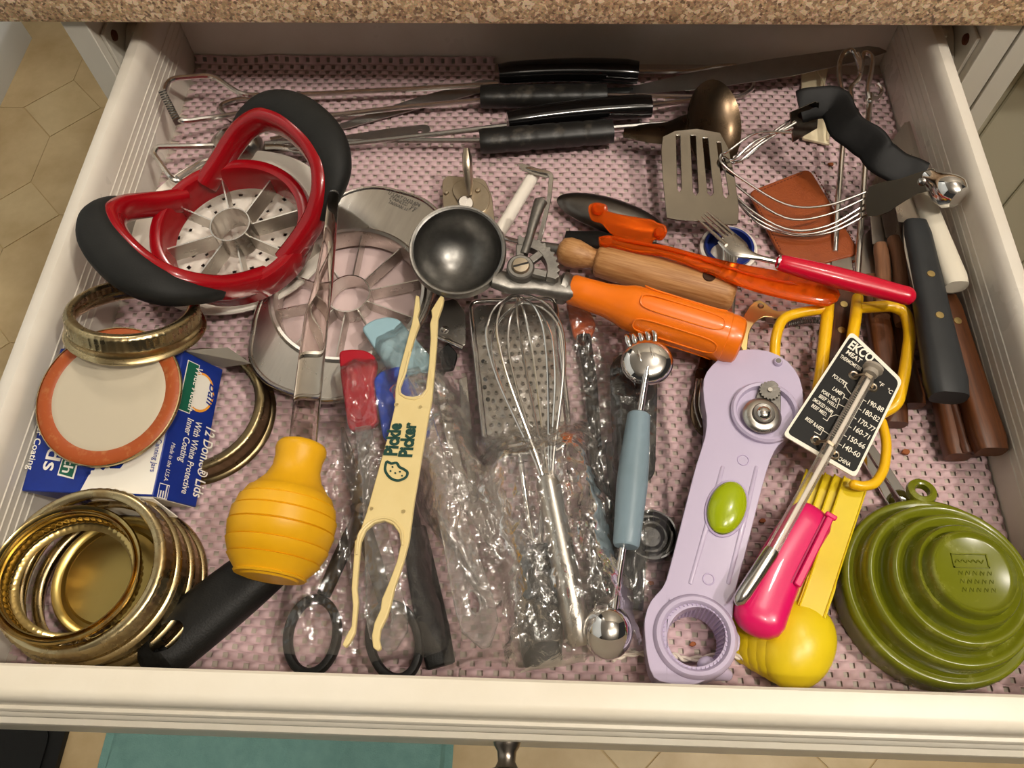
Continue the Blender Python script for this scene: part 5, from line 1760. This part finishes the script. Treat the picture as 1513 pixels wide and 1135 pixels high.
# ------------------------------------------------ pickle picker
pk = plane3((632, 450, .0500), (570, 760, .0540), (620, 700, .0540))
t = thing('pickle_picker', 'cream plastic pickle tongs lettered in green, lying on top of the bags', 'tongs', pk.at(590, 690))
ol = [(614, 436), (619, 437), (620, 455), (617, 468), (620, 478), (613, 496), (606, 520), (598, 552), (591, 572), (590, 580), (598, 584), (610, 586), (622, 583), (629, 574), (633, 545), (636, 500), (635, 478), (638, 468), (637, 458), (645, 445), (651, 436), (656, 439), (654, 450), (647, 470), (645, 510), (642, 545), (638, 590), (632, 620), (622, 680), (612, 740), (604, 800), (596, 830), (583, 868), (578, 890), (572, 910), (562, 930), (560, 945), (563, 958), (558, 962), (551, 957), (549, 940), (553, 920), (562, 900), (564, 885), (574, 862), (586, 830), (592, 805), (590, 788), (581, 775), (568, 769), (553, 772), (540, 783), (533, 800), (530, 830), (527, 870), (529, 890), (526, 920), (524, 935), (516, 950), (510, 957), (505, 953), (510, 942), (519, 925), (521, 895), (519, 870), (522, 830), (524, 800), (530, 790), (542, 755), (560, 690), (574, 640), (583, 600), (584, 575), (590, 545), (600, 508), (608, 478), (611, 460)]
part('body', MB().prism([pk.at(*q) for q in ol], .0034, -pk.n), CREAM, t, bevel=.0006)
pk2 = pk.up(.0006)
part('slot_border', MB().sweep([pk.at(*q) for q in [(606, 520), (598, 552), (590, 572), (591, 582), (600, 588), (612, 590), (624, 586), (631, 576), (635, 545)]], .0008, n=8), CREAM, t)
part('fork_border', MB().sweep(cr([tuple(pk.at(*q)) for q in [(527, 820), (530, 792), (540, 777), (553, 768), (569, 765), (584, 771), (594, 786), (595, 806)]], 3), .0008, n=8), CREAM, t)
for u, v in ((586, 598), (621, 602), (549, 752), (596, 756)):
    part('mould_mark', MB().lathe([(.0010, .0001), (.0012, .0003), (.0015, .0001)], 18, flat_frame(pk.at(u, v), pk.n)), CREAM, t)
txt('Pickle', (586, 674), (593.5, 626), pk, INKG, t, h=.0074, bold=.05, lift=.0005)
txt('Picker', (608, 676), (615, 625), pk, INKG, t, h=.0074, bold=.05, lift=.0005)
o = cr([(570, 686), (572, 682), (578, 685), (586, 684), (590, 690), (596, 693), (602, 698), (600, 705), (593, 709), (586, 710), (578, 707), (572, 701), (569, 694)], 3, True)
part('pickle_outline', MB().sweep([pk.up(.0004).at(*q) for q in o], .00075, .0002, n=6, closed=True), INKG, t, smooth=0)
mb = MB()
for u, v in ((580, 690), (584, 699), (591, 697), (594, 703), (577, 696)):
    mb.prism([pk.up(.0005).at(u + 1.6 * cos(i * 1.05), v + 1.4 * sin(i * 1.05)) for i in range(6)], .0002, -pk.n)
part('pickle_spots', mb, INKG, t, smooth=0)

# ------------------------------------------------ silicone spatulas with clear handles


def spatula(label, head, htop, hbot, plh, mat, clear=CLEARH, shaft=None, th=.006):
    """head outline in the photo, then a clear handle along htop -> hbot"""
    t = thing('silicone_spatula', label, 'spatula', plh.at(*head[0]), 'small bagged silicone spatulas')
    part('head', MB().prism(fillet([plh.at(*q) for q in head], .0035), th, -plh.n), mat, t, bevel=.0014, seg=3)
    a, b = P(*htop), P(*hbot)
    n = 16
    d = (b - a).normalized()
    sd = V((0, 0, 1)).cross(d).normalized()
    L = (b - a).length
    o1, o2 = [], []
    for i in range(n + 1):
        s = i / n
        w = .0048 + .0062 * max(0, min(1, (s - .25) / .6)) ** 1.3
        if s > .9:
            w *= sqrt(max(.05, 1 - ((s - .9) / .1) ** 2))
        o1.append(a + d * (L * s) + sd * w)
        o2.append(a + d * (L * s) - sd * w)
    up = d.cross(sd)
    if up.z < 0:
        up = -up
    hc = a + d * (L * .86)
    hole = [hc + d * (.0065 * cos(2 * pi * i / 18)) + sd * (.0034 * sin(2 * pi * i / 18)) for i in range(18)]
    hn = part('handle', MB().prism([p + up * .0025 for p in o1 + o2[::-1]], .0050, -up, [[p + up * .0025 for p in hole]]), clear, t, bevel=.0012, seg=2)
    part('hang_hole_rim', MB().sweep([p + up * .0025 for p in hole], .0006, n=6, closed=True), clear, hn)
    return t


p_r = plane3((527, 520, .0330), (540, 635, .0300), (560, 560, .0330))
spatula('red silicone spatula head in a clear bag', [(500, 518), (520, 515), (540, 517), (554, 526), (556, 540), (550, 560), (557, 622), (551, 629), (518, 636), (513, 628), (503, 560)], (537, 632, .0285), (578, 962, .022), p_r, REDS)
p_b = plane3((565, 545, .0300), (610, 640, .0270), (630, 580, .0290))
spatula('bright blue silicone spatula head in a clear bag below the cream tongs', [(551, 560), (562, 548), (592, 539), (602, 556), (614, 574), (636, 640), (606, 662), (566, 650)], (618, 650, .0250), (768, 818, .018), p_b, BLUES)
p_l = plane3((545, 475, .0320), (600, 540, .0300), (640, 530, .0310))
spatula('pale blue silicone spatula head in a clear bag resting on the apple divider', [(533, 484), (550, 472), (572, 467), (590, 471), (600, 484), (638, 528), (630, 545), (600, 552), (572, 545)], (610, 545, .0280), (718, 958, .024), p_l, LBLUE)

# ------------------------------------------------ black scissors, finger loops towards the drawer front
t = thing('kitchen_scissors', 'black handled scissors, finger loops towards the drawer front below the bags', 'scissors', P(525, 930, MZ))
for cx_, cy_, rx_, ry_, rot in ((462, 940, 36, 76, .10), (583, 948, 36, 76, -.10)):
    o = [P(cx_ + rx_ * cos(q) * cos(rot) - ry_ * sin(q) * sin(rot), cy_ + rx_ * cos(q) * sin(rot) + ry_ * sin(q) * cos(rot) * .72, .0095) for q in [2 * pi * i / 36 for i in range(36)]]
    part('finger_loop', MB().sweep(o, .0026, .0042, n=12, closed=True, e=2.6), BLACKM, t)
part('shank', MB().sweep(Q([(478, 880, .0095), (500, 830, .010), (524, 780, .010), (540, 740, .009)]), [.0042, .0048, .0050, .0045], .0036, n=12), BLACKM, t)
part('shank', MB().sweep(Q([(570, 890, .0095), (556, 840, .010), (540, 790, .010), (528, 745, .009)]), [.0042, .0048, .0050, .0045], .0030, n=12), BLACKM, t)
part('blade', MB().strip(Q([(532, 750, .008), (520, 700, .007), (512, 660, .006), (506, 632, .005)]), [.008, .0075, .006, .002], .0014), DULL, t)
part('blade', MB().strip(Q([(536, 750, .0095), (536, 700, .0085), (538, 655, .0075), (540, 640, .0065)]), [.008, .0075, .006, .002], .0014), DULL, t)
part('pivot_screw', MB().lathe([(.0001, .0022), (.0030, .0020), (.0038, .0008), (.0038, -.003), (.0001, -.003)], 20, flat_frame(P(534, 752, .0115), (0, 0, 1))), STEEL, t)

# black flat handle right of them
t = thing('black_spatula', 'black plastic utensil handle lying between the clear spatula handles', 'spatula', P(640, 930, MZ))
part('handle', MB().sweep(Q([(612, 780, .009), (624, 850, .008), (640, 930, .008), (652, 985, .0075)]), [.007, .0085, .0092, .0080], [.0035, .004, .004, .0035], n=14, e=3), BLACKM, t, bevel=.001)
part('neck', MB().sweep(Q([(600, 700, .008), (606, 740, .008), (612, 784, .009)]), [.003, .0032, .005], [.002, .002, .003], n=12), BLACKM, t)

# ------------------------------------------------ steel can opener with rivet, between picker and grater
pl = plane3((655, 470, .0200), (690, 740, .0140), (700, 500, .0190))
t = thing('steel_can_opener', 'riveted steel can opener with long arms bagged left of the grater', 'can opener', pl.at(670, 560))
part('arm', MB().prism([pl.at(*q) for q in [(678, 560), (690, 555), (698, 640), (706, 740), (696, 744), (684, 660)]], .0016, -pl.n), STEEL, t, bevel=.0005)
part('arm', MB().prism([pl.up(-.003).at(*q) for q in [(640, 545), (654, 548), (672, 640), (694, 730), (684, 736), (656, 640)]], .0016, -pl.n), STEEL, t, bevel=.0005)
part('head_plate', MB().prism(fillet([pl.up(.001).at(*q) for q in [(636, 450), (672, 440), (688, 462), (688, 512), (660, 506), (640, 492)]], .003), .0018, -pl.n), STEEL, t, bevel=.0004)
part('rivet', MB().lathe([(.0001, .0022), (.0018, .0018), (.0028, .0004), (.0028, -.001), (.0001, -.001)], 20, flat_frame(pl.up(.001).at(657, 487), pl.n)), CHROME, t)
part('cross_bar', MB().sweep([pl.up(.002).at(640, 496), pl.up(.003).at(662, 504), pl.up(.002).at(684, 514)], .0016, n=10), CHROME, t)
part('black_spring_box', MB().prism(fillet([pl.up(.0005).at(*q) for q in [(648, 520), (662, 506), (676, 522), (670, 544), (654, 546)]], .002), .005, -pl.n), BLACKM, t, bevel=.0008)

# ------------------------------------------------ grater with wire frame and black handle
pg = plane3((695, 450, .0215), (835, 640, .0170), (825, 450, .0215))
t = thing('flat_grater', 'flat stainless grater with wire frame in a clear bag under the whisk', 'grater', pg.at(768, 560))
cor = [(694, 446), (820, 440), (843, 648), (822, 668), (742, 672), (716, 655)]
fo = fillet([pg.at(*q) for q in cor], .007, 5)
part('wire_frame', MB().sweep(fo, .0017, n=10, closed=True), CHROME, t)
pin = fillet([pg.up(-.0004).at(*q) for q in [(699, 452), (816, 446), (836, 646), (818, 662), (744, 666), (721, 652)]], .006, 4)
part('plate', MB().prism(pin, .0008, -pg.n), STEEL, t, smooth=0)
mb = MB()
mh = MB()
A0, AX, AY = pg.at(712, 470), pg.at(806, 466) - pg.at(712, 470), pg.at(727, 640) - pg.at(712, 470)
for j in range(16):
    for i in range(9):
        c_ = A0 + AX * ((i + .5 * (j % 2)) / 8.5) + AY * (j / 15)
        M = flat_frame(c_, pg.n)
        mb.lathe([(.0015, -.0002), (.0012, .0006), (.0007, .0010), (.0004, .0004)], 8, M)
        mh.lathe([(.0004, .0005), (.0001, .0005)], 6, M)
b_ = part('grating_teeth', mb, STEEL, t, smooth=50)
b_['kind'] = 'stuff'
h_ = part('tooth_holes', mh, pm('dim_hole', '3a362f', .6), t, smooth=0)
h_['kind'] = 'stuff'
for u, v in ((714, 534), (716, 572), (721, 590), (717, 560)):
    part('drain_hole', MB().lathe([(.0014, .0002), (.0001, .0002)], 14, flat_frame(pg.at(u, v), pg.n)), pm('dark_hole', '15130f', .7), t, smooth=0)
part('neck_wire', MB().sweep(Q([(768, 672, .0175), (774, 720, .016), (782, 770, .014), (790, 818, .012)]), .0020, n=10), CHROME, t)
part('neck_wire', MB().sweep(Q([(806, 670, .0172), (804, 720, .016), (800, 770, .014), (798, 818, .012)]), .0020, n=10), CHROME, t)
part('handle', MB().sweep(Q([(790, 806, .012), (792, 850, .0125), (797, 920, .0115), (802, 985, .009)]), [.0125, .0140, .0130, .0105], [.0055, .0065, .0060, .0045], n=16, e=3), BLACKM, t, bevel=.001)

# ------------------------------------------------ balloon whisk
a, b = P(810, 716, .0330), P(766, 434, .0400)
Mw = frame(a, b)
Lw = (b - a).length
t = thing('whisk', 'steel balloon whisk in a clear bag lying on the grater', 'whisk', Mw)
lobe = [(0, .0030), (.06, .0040), (.18, .0078), (.34, .0140), (.52, .0205), (.68, .0240), (.80, .0242), (.90, .0195), (.965, .0115), (1.0, .0)]
for k in range(5):
    ph = pi * k / 5 + .15
    kx_ = 1 - .015 * k
    pr1 = [(x * Lw * kx_, y * cos(ph), y * sin(ph) * .50) for x, y in lobe]
    pr2 = [(x * Lw * kx_, -y * cos(ph), -y * sin(ph) * .50) for x, y in lobe[-2::-1]]
    part('wire', MB().sweep(cr(pr1 + pr2, 5), .00080, n=7, up=(0, -sin(ph), cos(ph))), WIRE, t, local=True)
he = P(858, 955, .0200)
part('handle', MB().sweep([a + (b - a).normalized() * .004, a, a.lerp(he, .15), a.lerp(he, .5), a.lerp(he, .85), a.lerp(he, .97), he], [.0066, .0072, .0070, .0074, .0076, .0072, .0050], n=22), STEELB, t)
part('handle_collar', MB().sweep([a + (b - a).normalized() * .0045, a + (b - a).normalized() * .0035], [.0060, .0070], n=22), CHROME, t)

# ------------------------------------------------ bagged dark tools under the melon baller
pl = plane3((930, 530, .0120), (925, 760, .0100), (960, 600, .0115))
t = thing('black_turner', 'flat black nylon turner in a clear bag beneath the melon baller', 'turner', pl.at(930, 640))
part('head', MB().prism(fillet([pl.at(*q) for q in [(901, 540), (916, 522), (960, 528), (972, 560), (968, 700), (940, 730), (906, 690)]], .004), .0026, -pl.n), BLACKM, t, bevel=.0006)
part('handle', MB().sweep(Q([(935, 726, .0095), (938, 780, .008), (935, 850, .007), (932, 900, .0065)]), [.0050, .0060, .0075, .0070], [.003, .003, .0034, .003], n=12, e=3), BLACKM, t)
q = P(962, 792, .007)
t = thing('measuring_spoon', 'black round nested measuring spoon rings in a clear bag behind the blue handle', 'measuring spoon', T(V((q.x, q.y, MZ))))
part('cup', MB().lathe([(.0001, .002), (.0060, .002), (.0070, .0060), (.0078, .0062), (.0080, .0030), (.0098, .0030), (.0106, .0068), (.0114, .0070), (.0116, .0034), (.0132, .0034), (.0140, .0074), (.0150, .0074), (.0152, .0008), (.0140, 0), (.0001, 0)], 48), BLACKG, t, local=True)
part('handle', MB().strip([V((-.012, .008, .003)), V((-.020, .030, .003)), V((-.022, .060, .003))], .008, .0022), BLACKG, t, local=True, bevel=.0005)
t = thing('bagged_orange_tool', 'dark tool with burnt orange head bagged right of the grater', 'utensil', P(865, 560, MZ))
part('head', MB().prism(fillet([P(*q) for q in ((836, 445, .012), (868, 452, .012), (882, 480, .012), (870, 505, .011), (848, 500, .011))], .004), .004), pm('burnt_orange_silicone', 'b0501c', .4), t, bevel=.0012)
part('shaft', MB().sweep(Q([(862, 498, .0095), (872, 560, .0090), (878, 640, .0085), (884, 720, .0080)]), [.0052, .0046, .0042, .0040], n=14), BLACKG, t)
part('handle', MB().sweep(Q([(884, 716, .0080), (890, 780, .0085), (893, 850, .0085), (890, 905, .0075)]), [.0060, .0075, .0078, .0060], [.004, .005, .005, .004], n=14), BLACKM, t)
q = P(888, 752, .012)
t = thing('steel_ball_whisk', 'small round steel ball in the bag left of the blue handle', 'ball', T(V((q.x, q.y, MZ))))
part('ball', MB().ball(T(V((0, 0, .0105))) @ Matrix.Scale(.0095, 4), 28, 16), CHROME, t, local=True)
part('stem', MB().sweep([V((-.001, -.008, .010)), V((-.002, -.030, .008)), V((-.002, -.050, .006))], .0018, n=10), CHROME, t, local=True)

# ------------------------------------------------ string and crumbs
t = thing('string', 'white twisted string lying across the liner near the drawer front', 'string', P(1000, 975, MZ))
base_ = cr([tuple(P(u, v, .0050)) for u, v in ((905, 975), (925, 968), (950, 966), (972, 972), (995, 968), (1012, 974), (1040, 972), (1072, 966), (1095, 972), (1112, 978), (1132, 972))], 6)
for ph in (0, pi):
    pts = [V(p) + V((0, cos(i * .75 + ph) * .0009, sin(i * .75 + ph) * .0009)) for i, p in enumerate(base_)]
    part('strand', MB().sweep(pts, .0009, n=7), TWINE, t)
rn = random.Random(11)
cr0 = None
for i, (u, v, s, lab) in enumerate(((1338, 668, .0032, 'brown crumb on the liner above the green mold'), (1126, 770, .0024, 'brown crumb on the liner right of the lime button'), (1024, 952, .0022, 'brown crumb inside the lavender ring'), (962, 862, .0022, 'dark red crumb beside the lavender opener near the bag'), (1228, 243, .0026, 'orange brown crumb on the liner above the leather case'))):
    q = P(u, v, .0035)
    o = [V((s * rn.uniform(.6, 1.1) * cos(2 * pi * k / 7), s * .7 * rn.uniform(.6, 1.1) * sin(2 * pi * k / 7), .0018)) for k in range(7)]
    solo('crumb', MB().prism(o, .0018), CRUMB, lab, 'crumb', 'crumbs on the liner', M=T(V((q.x, q.y, MZ - .0006))), bevel=.0003)
# ---------------------------------------------------------------- crinkled clear bags around the packed tools


def crease(p, sd):
    """sharp folds of crumpled film, -.5 .. .5"""
    a = noise.noise(V((p[0] * 24, p[1] * 9, sd)))
    b = noise.noise(V((p[0] * 60 + a, p[1] * 34 + a, sd + 7)))
    c_ = noise.noise(V((p[0] * 140 + b, p[1] * 110 - b, sd + 13)))
    d = noise.noise(V((p[0] * 300, p[1] * 260, sd + 23)))
    return (1.2 * (1 - 2 * abs(a)) ** 2 + .95 * (1 - 2 * abs(b)) + .55 * (1 - 2 * abs(c_)) + .22 * (1 - 2 * abs(d))) - 1.25


def bag(label, path, hw, zlow, seed, power=2.2, amp=.0030, ends=.10, mat=None, fold=True):
    pts = cr([tuple(P(*q)) for q in path], 8)
    m = len(pts)
    cum = [0]
    for i in range(1, m):
        cum.append(cum[-1] + (V(pts[i]) - V(pts[i - 1])).length)
    L = cum[-1]

    def at(s):
        x = s * L
        for i in range(1, m):
            if cum[i] >= x - 1e-9:
                t = (x - cum[i - 1]) / max(1e-9, cum[i] - cum[i - 1])
                return V(pts[i - 1]).lerp(V(pts[i]), t), (V(pts[min(m - 1, i + 1)]) - V(pts[max(0, i - 2)])).normalized()
        return V(pts[-1]), (V(pts[-1]) - V(pts[-2])).normalized()
    nu, nv = int(hw * 2 / .0012), int(L / .0013)
    rows = []
    for j in range(nv + 1):
        s = j / nv
        rows.append(at(s))

    def F(u, w):
        s = w
        c, d = rows[int(round(w * nv))]
        sd = V((d.y, -d.x, 0)).normalized()
        t = 2 * u - 1
        wv = hw * (1 + .13 * noise.noise(V((s * 6, seed, 3 if t > 0 else 9))) + .03 * noise.noise(V((s * 30, seed, 5 if t > 0 else 2))))
        x = t * wv
        e = 1.0
        if s < ends:
            e = min(e, (s / ends))
        if s > 1 - ends:
            e = min(e, (1 - s) / ends)
        e = max(0, e) ** .6
        h = (1 - abs(t) ** power) * e
        cs = crease((x, s * L), seed)
        z = zlow + (c.z - zlow) * h + amp * cs * (.35 + .65 * h)
        q = c + sd * x + d * (.004 * noise.noise(V((x * 60, seed, 1))) if s in (0.0, 1.0) else 0)
        q += V((noise.noise(V((x * 90, s * L * 90, seed + 40))), noise.noise(V((x * 90, s * L * 90, seed + 60))), 0)) * .0008
        return V((q.x, q.y, max(.0046, z)))
    mb = MB().grid(F, nu, nv)
    o = solo('plastic_bag', mb, mat or FILM, label, 'bag', 'clear plastic bags', smooth=50)
    return o


bag('crinkled clear bag around the red spatula, reaching down between the cream prongs', [(523, 500, .0440), (542, 630, .0430), (562, 800, .0400), (586, 968, .0300)], .0250, .010, 1.3, power=3)
bag('crinkled clear bag around the pale blue spatula, right of the cream tongs', [(566, 452, .0400), (622, 560, .0415), (672, 760, .0400), (722, 968, .0320)], .0250, .012, 4.7, power=3)
bag('crinkled clear bag around the bright blue spatula, ending beside the grater handle', [(598, 525, .0365), (660, 680, .0350), (720, 790, .0320), (772, 860, .0240)], .0240, .010, 8.1, power=3)
bag('large crinkled clear bag around the whisk, running to the front panel', [(786, 600, .0480), (800, 670, .0500), (822, 770, .0470), (838, 860, .0420), (858, 972, .0340)], .0360, .016, 12.9, power=4, amp=.0034, ends=.2)
bag('crinkled clear bag around the flat grater and its black handle', [(742, 425, .0270), (768, 560, .0260), (786, 760, .0250), (804, 975, .0200)], .0330, .009, 16.2, power=6, amp=.0022, ends=.16)
bag('crinkled clear bag around the black turner below the blue handle', [(936, 505, .0200), (940, 650, .0195), (930, 800, .0190), (925, 925, .0160)], .0235, .006, 21.4, power=3.5, amp=.0024)
bag('crinkled clear bag around the dark tool with burnt orange head', [(852, 430, .0230), (868, 560, .0220), (884, 720, .0235), (892, 930, .0190)], .0210, .007, 25.8, power=3, amp=.0028)
bag('small crinkled bag end over the left scissor loop', [(492, 610, .0230), (482, 800, .0230), (468, 890, .0220), (462, 965, .0190)], .0230, .0145, 30.5, power=3, amp=.0028)
